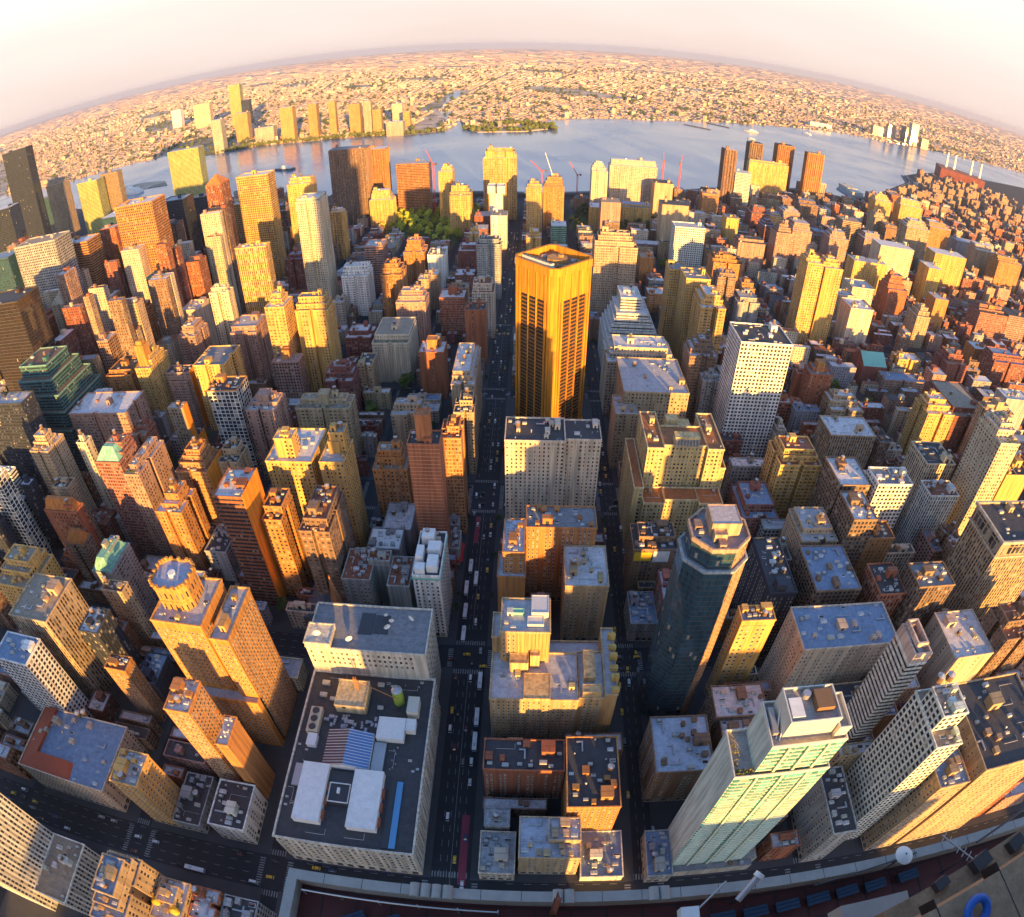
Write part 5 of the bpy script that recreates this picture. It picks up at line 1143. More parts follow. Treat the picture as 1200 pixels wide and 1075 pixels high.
('church','plain','brick','brick church with gabled ends',[(394.2,427.8,606.3,640.3,28)]),
('apartment_building','punch','brick','large dark red block with blue roof at right edge',[(614.7,681.8,622.6,656.6,45)]),
('apartment_building','plain','orange','small glowing orange building',[(621.6,652.6,677.4,702.9,35)]),
('apartment_building','plain','grey','grey teal building at right edge',[(536.6,578.9,500.5,523.3,60)]),
('low_building','punch','cream','low cream building at foot of white grid tower',[(218.4,231.2,432.8,465.5,40)]),
('riverside_tower','glass','green','tallest pale green glass tower across the river',[(-1679.6,-1609.8,3421.5,3461.5,251.7)]),
('riverside_tower','glass','dark','dark blue tower beside the tallest tower across the river',[(-1568.1,-1521.5,3331.6,3371.6,159.5)]),
('riverside_tower','grid','cream','cream riverside tower with pale top, lower left of tallest far tower',[(-1304.7,-1260.3,2460.1,2500.1,144)]),
('riverside_tower','grid','yellow','yellow riverside slab below the tallest far tower',[(-1331.5,-1266.8,2740.3,2780.3,134.1)]),
('riverside_tower','punch','cream','wide cream block left of the tallest far tower',[(-2114.8,-1995.6,3770.1,3810.1,150.9)]),
('riverside_tower','punch','white','white block with blue side at left on the far bank',[(-2514.5,-2435,4151.7,4191.7,134)]),
('riverside_tower','grid','cream','broad low cream block on the far bank lawn',[(-1161,-1074.1,2569.5,2609.5,71)]),
('riverside_tower','grid','yellow','stepped cream tower on the far bank lawn',[(-1027,-970.6,2539.8,2579.8,147.5)]),
('riverside_tower','grid','yellow','slim gold tower left of far bank pair',[(-920.6,-883.4,2586.8,2624,145)]),
('riverside_tower','grid','yellow','very slim gold tower on far bank',[(-838.8,-809.4,2608.7,2638.1,145.2)]),
('riverside_tower','grid','yellow','left tower of bright group on far bank',[(-734.8,-689.1,2547.3,2587.3,130.3)]),
('riverside_tower','grid','cream','pointed tower of bright group on far bank',[(-666.8,-635.8,2518,2549,140.7)]),
('riverside_tower','grid','yellow','lower middle tower of bright group on far bank',[(-626.2,-592.2,2497.9,2531.9,104.6)]),
('riverside_tower','grid','cream','low wide block of bright group on far bank',[(-561.9,-495.7,2441,2481,56.2)]),
('riverside_tower','glass','white','dazzling glass tower of bright group on far bank',[(-612.4,-567.5,2795.1,2835.1,96.8)]),
('riverside_tower','grid','yellow','small end tower of bright group on far bank',[(-537.7,-509.3,2657.8,2686.2,73.7)]),
('riverside_tower','grid','white','tall white tower on far bank at right',[(2534.8,2593.2,4001.6,4041.6,161.7)]),
('riverside_tower','glass','grey','grey tower beside tall white tower on far bank at right',[(2545.4,2612.2,4123.6,4163.6,116.9)]),
('riverside_tower','grid','cream','cream tower left of tall white tower on far bank',[(2449.6,2515.4,4180.6,4220.6,105.1)]),
('riverside_tower','grid','cream','broad cream block leftmost of far bank group at right',[(2296.4,2381,4126,4166,72.9)]),
('riverside_tower','grid','cream','short cream block right of tall white tower on far bank',[(2623.5,2683.3,3985.9,4025.9,72.2)]),
('warehouse','plain','white','long white shed on far bank',[(1706.8,1858.6,3884.7,3924.7,33.6)]),
]
CAT = {'apartment_building': 'apartment building', 'office_building': 'office building', 'loft_building': 'loft building', 'low_building': 'low building', 'hotel': 'hotel', 'apartment_tower': 'apartment tower',
       'skyscraper': 'skyscraper', 'hospital_building': 'hospital', 'riverside_tower': 'riverside tower', 'warehouse': 'warehouse', 'church': 'church'}
def roof_for(label, rng):
    k = label
    for w, c in (('blue patched roof', 'sky'), ('red roof', 'red'), ('copper roof', 'red'), ('dark roof', 'tar'), ('black roof', 'tar'), ('dark sunken roof', 'tar'), ('blue flat roof', 'blue'), ('blue roof', 'blue'), ('pale blue', 'pale'), ('pale', 'pale'), ('white roof', 'pale'), ('white plant', 'tar'), ('grey roof', 'silver'), ('wide dark roof', 'tar')):
        if w in k: return ROOFS[c]
    return ROOFS[rng.choice(('silver', 'silver', 'pale', 'pale', 'pale', 'grey', 'tar', 'tar', 'tan', 'tan', 'blue'))]
ROOFS['sky'] = (.50, .55, .64)
GLASSY = ('glass', 'bands')
def near_windows(root, tiers, rng):
    w = Windows(root); o = root.location
    x0, x1, y0, y1, h = tiers[0]; Q = lambda x, y: (x - o.x, y - o.y)
    fl = rng.uniform(3.3, 3.9); nf = max(1, int((h - 6.5) / fl)); zs = [6.2 + fl * i for i in range(nf) if 6.2 + fl * i < h - 3]
    st = rng.uniform(2.3, 3.7); ww = st * rng.uniform(.34, .56); wh = rng.uniform(1.6, 2.3); gap = rng.choice((0, 0, 3, 4, 5))
    def face(p0, p1):
        L = math.hypot(p1[0] - p0[0], p1[1] - p0[1]); n = max(1, round(L / st)); blank = set(j for j in range(n) if rng.random() < .06)
        sk = lambda j, z: (gap and j % gap == gap - 1) or j in blank or rng.random() < .03
        w.grid(p0, p1, zs, n, ww, wh, .5, skip=sk); w.grid(p0, p1, (1.0,), max(1, round(L / 4.6)), 3.2, 3.8, .5)
    face(Q(x0, y0 - .02), Q(x1, y0 - .02))
    if (x0 + x1) / 2 < -30: face(Q(x1 + .02, y0), Q(x1 + .02, y1))
    if (x0 + x1) / 2 > 50: face(Q(x0 - .02, y1), Q(x0 - .02, y0))
    w.done()
for i, (kind, st, col, label, tiers) in enumerate(TABLE):
    rng = random.Random(100 + i)
    x0, x1, y0, y1, h = tiers[0]; dist = math.hypot((x0 + x1) / 2, (y0 + y1) / 2)
    style = st
    if st == 'punch': style = rng.choice(('punch', 'punch', 'punch_b', 'punch_c', 'punch_d'))
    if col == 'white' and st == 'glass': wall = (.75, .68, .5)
    else: wall = jit(COL[col], rng, .10)
    if 'very dark brown' in label: wall = (.045, .03, .026)
    if 'green glass' in label: wall = (.50, .50, .16); style = 'bands'
    if st == 'frame' and col not in ('white', 'dark'): wall = COL[col]
    real = dist < 300 and st in ('punch', 'piers', 'grid') and h < 100 and 'bottom' not in label
    lvl = 2 if dist < 1000 else 1
    n = 20 if dist < 330 else 12 if dist < 560 else 5 if dist < 900 else 1 if dist < 1500 else 0
    if kind == 'riverside_tower': n = 0; lvl = 1
    tank = .65 if st in ('punch', 'plain', 'piers') else .2
    if kind in ('skyscraper',): tank = 0
    root = building(kind, label, CAT[kind], tiers, 'wall' if real else style, wall, roof_for(label, rng), rng, level=lvl, n=n, tank=tank, steps=(st == 'punch'), real=real)
    if real: near_windows(root, tiers, rng)
    for t in tiers: TRI.append(t[:4])
    LAND.append(((x0 + x1) / 2, (y0 + y1) / 2, h, label))
    o = root.location
    # crowns and fittings that single some of them out
    def add(name, b, c=None): return b.obj(name, root, c)
    W_, D_ = x1 - x0, y1 - y0
    if 'pointed orange roof' in label or 'pointed top' in label:
        b = MB(); k = 14; P = rect(-W_ / 2, W_ / 2, -D_ / 2, D_ / 2); top = h + W_ * .55
        for j in range(4): q, r_ = P[j], P[(j + 1) % 4]; b.face([q + (h + .3,), r_ + (h + .3,), (0, 0, top)], M['masonry'])
        add('spire_roof', b, (.46, .17, .05) if 'orange' in label else wall)
    if 'hipped crown' in label or 'mansard' in label or 'hipped roofs' in label:
        b = MB(); P = rect(-W_ / 2 + 1, W_ / 2 - 1, -D_ / 2 + 1, D_ / 2 - 1); q = inset(P, min(W_, D_) * .26); hh = 9
        for j in range(4): a, c = P[j], P[(j + 1) % 4]; e, f_ = q[j], q[(j + 1) % 4]; b.face([a + (h,), c + (h,), f_ + (h + hh,), e + (h + hh,)], M['masonry'])
        b.poly(q, h + hh, M['roof'])
        add('mansard_roof', b, (.50, .17, .04) if 'orange' in label else (.30, .32, .34) if 'grey hipped' in label else (.20, .46, .36))
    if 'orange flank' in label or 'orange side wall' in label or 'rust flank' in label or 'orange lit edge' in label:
        b = MB(); b.box(W_ / 2 + .003, W_ / 2 + .5, -D_ / 2 + .2, D_ / 2 - .2, 0, h + 1.2, M['masonry']); add('sun_painted_flank', b, (.80, .27, .02))  # added side panel, low sun on the flank put into its bright orange
    if 'dome' in label: b = MB(); b.cyl(0, 0, 4, h, h + 7, M['masonry'], 14); b.cyl(0, 0, 4.2, h + 7, h + 10.5, M['masonry'], 14, 1.0); add('dome_tank', b, (.66, .60, .48))
    if 'red sloping roof' in label:
        b = MB(); a = x0 - o.x; c = y0 - o.y; d = y1 - o.y; e = x1 - o.x
        b.face([(a - .3, c - .3, h - .6), (a + W_ * .62, c - .3, h - .6), (a + W_ * .55, c + 12, h + 1.6), (a + 12, c + 12, h + 1.6)], M['redtile']); b.face([(a - .3, d, h - .6), (a - .3, c - .3, h - .6), (a + 12, c + 12, h + 1.6), (a + 12, d, h + 1.6)], M['redtile'])
        b.face([(a + 12, c + 12, h + 1.6), (a + W_ * .55, c + 12, h + 1.6), (a + W_ * .55, c + 12, h - 1), (a + 12, c + 12, h - 1)][::-1], M['redtile']); b.face([(a + 12, d, h + 1.6), (a + 12, c + 12, h + 1.6), (a + 12, c + 12, h - 1), (a + 12, d, h - 1)][::-1], M['redtile']); b.face([(a + W_ * .62, c - .3, h - .6), (a + W_ * .62, c + 12, h - 2), (a + W_ * .55, c + 12, h + 1.6)], M['redtile'])
        add('sloping_roof', b)
        for (x, y) in ((4, 22), (8, 24)): inst('water_tank', U['water_tank'], root, (x - W_ * .1, y, h - .9), (2, 2, 2))
    if 'arched crown' in label: b = MB(); b.ring(rect(-W_ / 2, W_ / 2, -D_ / 2, D_ / 2), .1, .8, h, h + 7, M['masonry']); b.ring(rect(-W_ / 2 + 2, W_ / 2 - 2, -D_ / 2 + 4, D_ / 2), .1, .8, h + 7, h + 10, M['masonry']); add('crown', b, (.60, .44, .36))
    if 'arcaded' in label:
        b = MB()
        for j in range(int(W_ / 4.2)): q = -W_ / 2 + 4.2 * j; b.box(q + .9, q + 3.6, -D_ / 2 - .08, -D_ / 2 - .01, h - 11, h - 3, M['glass'])
        for j in range(int(D_ / 4.2)): q = -D_ / 2 + 4.2 * j; b.box(-W_ / 2 - .08, -W_ / 2 - .01, q + .9, q + 3.6, h - 11, h - 3, M['glass'])
        b.ring(rect(-W_ / 2, W_ / 2, -D_ / 2, D_ / 2), .8, -.02, h - 14, h - 12.8, M['masonry']); b.ring(rect(-W_ / 2, W_ / 2, -D_ / 2, D_ / 2), 1.3, .3, h - 1.5, h + .6, M['masonry']); add('arcade', b, (.50, .42, .32))
    if 'square brick tank tower' in label: b = MB(); b.box(-4.5, 4.5, -4, 4, h - 1, h + 19, M['masonry']); b.ring(rect(-4.5, 4.5, -4, 4), .2, .4, h + 18.4, h + 19.6, M['masonry']); add('tank_tower', b, (.40, .15, .06))
    if 'tower tank house' in label or 'tank house' in label or 'square tank tower' in label or 'tall thin' in label:
        b = MB(); q = min(W_, D_) * .17 + 1; b.box(-q, q, -q + 1, q + 1, h - 1, h + 9, M['masonry']); b.ring(rect(-q, q, -q + 1, q + 1), .2, .3, h + 8.6, h + 9.5, M['masonry']); add('tank_house', b, (.48, .20, .06) if 'orange' in label else jit(wall, rng, .15))
    if 'square orange tower' in label: b = MB(); b.box(-W_ / 2 + 3, -W_ / 2 + 14, -D_ / 2 + 5, -D_ / 2 + 16, h - 1, h + 22, M['masonry']); b.box(-W_ / 2 + 5, -W_ / 2 + 12, -D_ / 2 + 7, -D_ / 2 + 14, h + 22, h + 26, M['masonry']); add('tank_tower', b, (.48, .22, .05))
    if 'ribs' in style or 'rounded ribs' in label or 'fluted' in label:
        b = MB(); nr = max(4, int(W_ / 5.5))
        for j in range(nr):
            q = -W_ / 2 + W_ / nr * (j + .5); b.cyl(q, -D_ / 2, W_ / nr * .42, 0, h - 2, STYLES['ribs'][0], 10, cap=True)
        for j in range(max(3, int(D_ / 5.5))): q = -D_ / 2 + D_ / max(3, int(D_ / 5.5)) * (j + .5); b.cyl(-W_ / 2, q, 2.1, 0, h - 2, M['masonry'], 10); b.cyl(W_ / 2, q, 2.1, 0, h - 2, M['masonry'], 10)
        for f_ in range(len(b.uv)): x, y, z = b.v[f_]; b.uv[f_] = (x / 2.4, z / 3.0)
        add('rib', b, jit(wall, rng, .03))
    if 'roof garden' in label or 'planted' in label or 'planters' in label:
        b = MB()
        for _ in range(34): leaf_clump(b, rng.uniform(-W_ / 2 + 1.5, W_ / 2 - 1.5), -D_ / 2 + rng.uniform(1.2, 4), h + rng.uniform(0, 1.2), .9, 6, rng)
        add('planter', b, (.05, .09, .02))['kind'] = 'stuff'
    if 'twin topped' in label:
        for s_ in (-1, 1): b = MB(); b.box(s_ * W_ * .3 - 8, s_ * W_ * .3 + 8, -D_ / 2 + 2, D_ / 2 - 4, h - 1, h + 12, M['masonry']); b.ring(rect(s_ * W_ * .3 - 8, s_ * W_ * .3 + 8, -D_ / 2 + 2, D_ / 2 - 4), .3, .5, h + 11.5, h + 13, M['masonry']); add('roof_house', b, wall)
    if 'red awning' in label: b = MB(); b.face([(-W_ / 2, -D_ / 2 - 2, 4), (W_ / 2, -D_ / 2 - 2, 4), (W_ / 2, -D_ / 2, 6), (-W_ / 2, -D_ / 2, 6)], M['awning']); b.face([(W_ / 2 + 2, -D_ / 2, 4), (W_ / 2 + 2, D_ / 2, 4), (W_ / 2 + .01, D_ / 2, 6), (W_ / 2 + .01, -D_ / 2, 6)], M['awning']); add('awning', b)
    if 'yellow wall sign' in label: b = MB(); b.box(-W_ / 2 + 1, -W_ / 2 + 13, -D_ / 2 - .3, -D_ / 2 - .01, h - 11, h - 3, M['signyellow']); b.box(-W_ / 2 + 14, -W_ / 2 + 25, -D_ / 2 - .3, -D_ / 2 - .01, h - 12, h - 2, M['white']); add('wall_sign', b)
    if 'green cornice' in label: b = MB(); b.ring(rect(-W_ / 2, W_ / 2, -D_ / 2, D_ / 2), .7, .1, h - 3.5, h - 2.6, M['copper']); add('cornice', b)
    if 'white plant rooms' in label:
        b = MB()
        for (q, r_, s_, u, v_) in ((-7, -1, -18, -12, 4), (0, 6.5, -16, -6, 5), (-7.5, -3, -9, 1, 6), (-1, 7, -2, 6, 5), (-6, 2, 8, 16, 6)): b.box(q, r_, s_, u, h - .9, h + v_, M['white'])
        add('plant_room', b)
    if 'white roof sheets' in label:
        b = MB(); b.box(-W_ / 2 + .5, W_ / 2 - .5, -D_ / 2 + 1, D_ / 2 - 1, h - .8, h - .2, M['white']); add('roof_sheet', b)
    if 'gabled' in label:
        b = MB(); b.face([(-W_ / 2, -D_ / 2, h), (W_ / 2, -D_ / 2, h), (W_ / 2, 0, h + 12), (-W_ / 2, 0, h + 12)], M['copper']); b.face([(W_ / 2, D_ / 2, h), (-W_ / 2, D_ / 2, h), (-W_ / 2, 0, h + 12), (W_ / 2, 0, h + 12)], M['copper']); b.face([(-W_ / 2, D_ / 2, h), (-W_ / 2, -D_ / 2, h), (-W_ / 2, 0, h + 12)], M['masonry']); b.face([(W_ / 2, -D_ / 2, h), (W_ / 2, D_ / 2, h), (W_ / 2, 0, h + 12)], M['masonry']); add('gable_roof', b, wall)
    if 'red roof steps' in label or 'red small' in label: pass
    if 'twin round tanks' in label:
        for q in (-4, 2): inst('water_tank', U['water_tank'], root, (q, D_ / 2 - 4, 130), (2, 2, 2))
    if 'yellow tanks' in label:
        for (q, r_) in ((-6, -3), (-1, 2), (5, -5)): b = MB(); b.cyl(q, r_, 2.2, h - .9, h + 3, M['signyellow'], 14); b.cyl(q, r_, 2.3, h + 3, h + 4, M['signyellow'], 14, .3); add('roof_tank', b)
M['dummy'] = M['white']

# ---------------------------------------------------------------- infill: walk-ups and lofts along the side streets
def pix(x, y, z):      # where the lens sees a point; used only to word labels and to leave out what no one could see
    a = R(-2); X = x * math.cos(a) - y * math.sin(a); Y = x * math.sin(a) + y * math.cos(a); Z = z - EYE; p = R(37.5)
    f = Y * math.cos(p) - Z * math.sin(p); u = Y * math.sin(p) + Z * math.cos(p); th = math.atan2(math.hypot(X, u), f); r = math.hypot(X, u); k = math.degrees(th) * 12.95 / r
    return 600 + X * k, 537 - u * k
def free(x0, x1, y0, y1, m=.7):
    return not any(q[0] < x1 + m and q[1] > x0 - m and q[2] < y1 + m and q[3] > y0 - m for q in TRI)
def in_poly(x, y, P):
    r_ = False
    for (a, c), (d, e) in zip(P, P[1:] + P[:1]):
        if (c > y) != (e > y) and x < (d - a) * (y - c) / (e - c) + a: r_ = not r_
    return r_
def fit(x0, x1, y0, y1):
    if free(x0, x1, y0, y1): return x0, x1, y0, y1
    w, d = x1 - x0, y1 - y0
    for f in (.75, .5, .35):
        for (a, b_, c, e) in ((x0, x0 + w * f, y0, y1), (x1 - w * f, x1, y0, y1), (x0, x1, y0, y0 + d * f), (x0, x1, y1 - d * f, y1)):
            if b_ - a > 6 and e - c > 5.5 and free(a, b_, c, e): return a, b_, c, e
    return None
PARK1 = [(-240, 1285), (-110, 1275), (-110, 1170), (-140, 1040), (-215, 1090), (-300, 1150), (-316, 1275)]
PARK2 = [(165, 1260), (243, 1285), (280, 1190), (270, 1140), (160, 1128)]
PARK3 = [(72, 1265), (136, 1290), (126, 1132), (66, 1150)]
PARKS = [(x, x + 16, y, y + 16) for P in (PARK1, PARK2, PARK3) for x in range(-320, 300, 16) for y in range(1030, 1300, 16) if in_poly(x + 8, y + 8, P)]
TRI += PARKS
GARDENS = [g for g in [(-170, 539), (-157, 512), (-182, 318), (-178, 334), (-184, 533), (-132, 570), (303, 533), (379, 551), (350, 584), (177, 681), (206, 955), (-188, 307)] if free(g[0] - 4, g[0] + 4, g[1] - 4, g[1] + 4)]
TRI += [(x - 9, x + 9, y - 9, y + 9) for x, y in GARDENS]
rng = random.Random(77)
LOTS = []
for (bx0, bx1) in XB:
    for (by0, by1) in YB:
        ye = min(shore(bx0, NEAR), shore(bx1, NEAR)) - 60
        by1 = min(by1, ye)
        if by1 - by0 < 30: continue
        bw = (bx1 - bx0) / 2
        for row in (0, 1):
            y = by0
            while y < by1 - 5:
                w = rng.choice((6.5, 7, 7.5, 8, 9, 12, 15, 20)) * (1.0 if bx0 > -350 else 1.5)
                if bx0 > 140 and y < 420: w = rng.choice((9, 12, 15, 20, 24))
                w = min(w, by1 - y); d = min(bw - 1.2, rng.uniform(18, bw - 1.0))
                if w < 5: break
                x0, x1 = (bx0, bx0 + d) if row == 0 else (bx1 - d, bx1)
                cx, cy = (x0 + x1) / 2, y + w / 2
                if bx0 < -430 and y < 1150: h = rng.choice((30, 40, 50, 60, 75) if y > 800 else (60, 75, 90, 105, 120, 130, 145, 160) if y > 450 else (30, 40, 55, 60, 75))
                elif bx0 > 140 and y < 420: h = rng.choice((18, 24, 30, 36, 42, 50, 55))
                elif bx0 > 140 and y < 700: h = rng.choice((14, 15, 16, 18, 20, 22, 28, 36))
                elif -340 < bx0 < 60 and y > 640: h = rng.choice((12, 13, 14, 15, 16, 18))
                elif y > 900: h = rng.choice((15, 16, 18, 20, 22, 26, 34, 42))
                else: h = rng.choice((13, 14, 15, 16, 17, 18, 20, 24, 30))
                q = fit(x0 + .2, x1 - .2, y + .15, y + w - .15)
                y += w
                if not q: continue
                px_, py_ = pix(cx, cy, h)
                if not (-40 < px_ < 1240 and -40 < py_ < 1120): continue
                LOTS.append((math.hypot(cx, cy), q, h)); TRI.append(q)
LOTS.sort(key=lambda t: t[0])
WALLN = ['brick', 'brick', 'brown', 'rust', 'tan', 'grey', 'cream', 'pink', 'brown']
CNAME = {'brick': 'red brick', 'rust': 'rust brick', 'brown': 'brown', 'tan': 'tan', 'grey': 'grey', 'cream': 'cream', 'pink': 'pink brick', 'dark': 'dark', 'teal': 'teal', 'white': 'white', 'orange': 'bronze'}
RN = {'tar': 'tar', 'silver': 'silver', 'pale': 'pale', 'grey': 'grey', 'blue': 'bluish'}
LP = [(pix(x, y, z), t) for x, y, z, t in LAND]
seen_labels = {}
ORD = ['', 'second ', 'third ', 'fourth ', 'fifth ', 'sixth ', 'seventh ', 'eighth ', 'ninth ', 'tenth ']
def short(t):
    w = t.split()[:6]
    for stop in ('with', 'and', 'of', 'beside', 'among', 'by', 'in', 'on', 'at', 'to', 'its', 'the', 'a', 'an', 'behind', 'right', 'left', 'its', 'below', 'small', 'top'):
        while w and w[-1] == stop: w.pop()
    for j, x in enumerate(w):
        if x in ('with', 'beside', 'behind', 'of', 'among', 'at', 'below', 'on') and j >= 3: w = w[:j]; break
    return ' '.join(w)
for i, (dd, (x0, x1, y0, y1), h) in enumerate(LOTS[:300]):
    rg = random.Random(3000 + i)
    cn = rg.choice(WALLN); rn = rg.choice(('tar', 'tar', 'silver', 'pale', 'pale', 'blue', 'silver', 'pale'))
    kind = 'walk_up' if h < 24 else 'loft_building' if h < 60 else 'office_building'
    nm = {'walk_up': 'walk-up', 'loft_building': 'mid-rise', 'office_building': 'tower block'}[kind]
    fst = rg.choice(('punch', 'punch_b', 'punch_d')) if h < 30 else rg.choice(('punch', 'piers', 'grid', 'punch_c'))
    if h >= 60: fst = rg.choice(('glass', 'bands', 'grid', 'piers', 'glass')); cn = rg.choice(('dark', 'teal', 'grey', 'white', 'orange', 'dark', 'dark', 'teal'))
    P = pix((x0 + x1) / 2, (y0 + y1) / 2, h)
    (lx, ly), t = min(LP, key=lambda q: (q[0][0] - P[0]) ** 2 + (q[0][1] - P[1]) ** 2)
    rel = ('right of' if P[0] > lx else 'left of') if abs(P[0] - lx) > abs(P[1] - ly) else ('in front of' if P[1] > ly else 'behind')
    key = (cn, rn, nm, rel, t); k = seen_labels.get(key, 0); seen_labels[key] = k + 1
    lab = f"{ORD[k]}{CNAME[cn]} {nm} with {RN[rn]} roof {rel} the {short(t)}"
    building(kind, lab, {'walk_up': 'walk-up', 'loft_building': 'loft building', 'office_building': 'office building'}[kind], [(x0, x1, y0, y1, h)], fst, jit(COL[cn], rg, .15), ROOFS[rn], rg,
             group='walk-ups and mid-rises along the side streets', level=2, n=4 if dd < 600 else 2, tank=.45, steps=False)
b = MB(); rg = random.Random(9)
for (dd, (x0, x1, y0, y1), h) in LOTS[300:]:
    b.ct = jit(COL[rg.choice(WALLN + ['cream', 'tan'])], rg, .15)
    P = rect(x0, x1, y0, y1); m, bay, fl = STYLES['punch_tint']; b.walls(P, 0, h, m, bay, fl); b.ct = rg.choice(list(ROOFS.values())[:5]); b.poly(P, h - .6, M['tintroof'])
    b.ct = jit(COL[rg.choice(WALLN)], rg, .15); s_ = min(x1 - x0, y1 - y0) * .2; xx, yy = rg.uniform(x0 + s_, x1 - s_), rg.uniform(y0 + s_, y1 - s_); b.box(xx - s_, xx + s_, yy - s_, yy + s_, h - .6, h + rg.uniform(2, 5), M['tintroof'])
if b.f:
    o = b.obj('rowhouses', None, None, True); o['kind'] = 'stuff'; o['label'] = 'dense low rows of far walk-ups filling the blocks'; o['category'] = 'houses'

# the housing estate of rust brick slabs towards the river on the right
rg = random.Random(21); ncount = 0
for gy in range(1000, 2500, 74):
    for gx in range(880, 2060, 78):
        x, y = gx + rg.uniform(-12, 12), gy + rg.uniform(-12, 12)
        if x > 700 + (y - 900) * 1.25 or y > shore(x, NEAR) - 60 or x < 640 + (y - 1000) * .38: continue
        w, d = rg.choice(((34, 15), (16, 34), (24, 24), (40, 15))); h = rg.uniform(27, 40)
        if not free(x - w / 2, x + w / 2, y - d / 2, y + d / 2, 3): continue
        TRI.append((x - w / 2, x + w / 2, y - d / 2, y + d / 2))
        T = [(x - w / 2, x + w / 2, y - d / 2, y + d / 2, h)]
        building('apartment_block', 'plain rust brick slab of the large housing estate near the river at right', 'apartment block', T, 'punch', jit((.33, .20, .13), rg, .16), ROOFS[rg.choice(('red', 'grey', 'tan'))], rg, group='rust brick slabs of the riverside estate', level=1, n=0, tank=0, steps=False)
        ncount += 1

# ---------------------------------------------------------------- far bank: a spread nobody could count
rg = random.Random(55)
b = MB(); mt, bay, fl = STYLES['punch_tint']
pal = [(.48, .37, .24), (.46, .37, .30), (.40, .27, .19), (.36, .21, .15), (.42, .32, .24), (.52, .43, .32), (.34, .27, .23), (.44, .28, .19)]
y = 2450.0; iy = 0
while y < 44000:
    s_ = 17.5 + max(0, y - 2500) / 105 + max(0, y - 8000) / 45; x = max(-38000, -y * 1.25); iy += 1; ix = 0
    if iy % 9 == 0: y += s_ * .38; continue
    while x < min(38000, y * 1.25):
        ix += 1
        if ix % 11 == 0: x += s_ * .42; continue
        xx, yy = x + rg.uniform(-.12, .12) * s_ + y * .22, y + rg.uniform(-.12, .12) * s_ + math.sin(x * .0009) * 160; x += s_
        if yy < 2400: continue
        if yy < shore(xx, FAR) + 18 or rg.random() < .2: continue
        if -640 < xx < -260 and yy < 4800 and (shore(xx, FARS) < yy and any(abs(xx - (-560 + (yy - 3300) * .02 if yy > 3300 else -450)) < 60 for _ in (0,))): continue
        n_ = math.sin(xx * .0021 + 1.3) * math.sin(yy * .0017) + .5 * math.sin(xx * .006 + yy * .004)
        if n_ > .95: continue       # parks, yards and cemeteries stay open
        big = rg.random() < .03; w, d = s_ * rg.uniform(.35, .85), s_ * rg.uniform(.35, .85); h = rg.uniform(5, 9) if not big else rg.uniform(12, 34)
        if yy < 3600 and rg.random() < .12: w *= 1.8; d *= 1.6
        b.ct = tuple(min(.85, k * 1.25) for k in jit(rg.choice(pal), rg, .18)); a_ = rg.choice((0.0, .35, -.3)) + (.5 if n_ > 0 else 0)
        c_, q_ = math.cos(a_), math.sin(a_); P = [(xx + u * c_ - v * q_, yy + u * q_ + v * c_) for u, v in ((-w / 2, -d / 2), (w / 2, -d / 2), (w / 2, d / 2), (-w / 2, d / 2))]
        if yy < 5200: b.walls(P, 0, h, mt, 5, 4)
        else: b.walls(P, 0, h, M['tintroof'])
        b.ct = jit(rg.choice(((.36, .33, .32), (.26, .24, .24), (.42, .37, .33), (.32, .22, .17))), rg, .15); b.poly(P, h, M['tintroof'])
    y += s_ * .9
o = b.obj('distant_city', None, None, True); o['kind'] = 'stuff'; o['label'] = 'low distant city spreading beyond the river to the horizon'; o['category'] = 'city'
b = MB()
for _ in range(9000):
    y = 2450 + (rg.random() ** 1.6) * 7500; x = rg.uniform(-1.25, 1.25) * y
    if y < shore(x, FAR) + 12: continue
    n_ = math.sin(x * .0021 + 1.3) * math.sin(y * .0017) + .5 * math.sin(x * .006 + y * .004)
    if n_ < .5 and rg.random() < .55: continue
    s_ = rg.uniform(6, 11) * (1 + y / 9000); b.ct = jit((.085, .10, .03), rg, .3)
    V = [(x + s_, y, s_ * .7), (x, y + s_, s_ * .7), (x - s_, y, s_ * .7), (x, y - s_, s_ * .7)]
    for j in range(4):
        a, c = V[j], V[(j + 1) % 4]; b.face([a, c, (x + rg.uniform(-2, 2), y, s_ * rg.uniform(1.3, 1.7))], M['tintroof']); b.face([c, a, (x, y, 0)], M['tintroof'])
for k in range(520):     # shoreline greenery and the wooded islet
    if k < 240: x, y = rg.choice(isl); x, y = x * .8 + rg.uniform(-60, 60) - 15, (y - 2600) * .7 + 2600 + rg.uniform(-40, 40)
    else: x = rg.uniform(-1300, -350); y = shore(x, FARS) + rg.uniform(8, 50)
    s_ = rg.uniform(6, 12); b.ct = jit((.13, .14, .025), rg, .25); V = [(x + s_, y, s_ * .8), (x, y + s_, s_ * .8), (x - s_, y, s_ * .8), (x, y - s_, s_ * .8)]
    for j in range(4): a, c = V[j], V[(j + 1) % 4]; b.face([a, c, (x, y, s_ * 1.6 + rg.uniform(-2, 2))], M['tintroof']); b.face([c, a, (x, y, 0)], M['tintroof'])
o = b.obj('distant_trees', None, None, True); o['kind'] = 'stuff'; o['label'] = 'scattered far trees and wooded islet beyond the river'; o['category'] = 'trees'

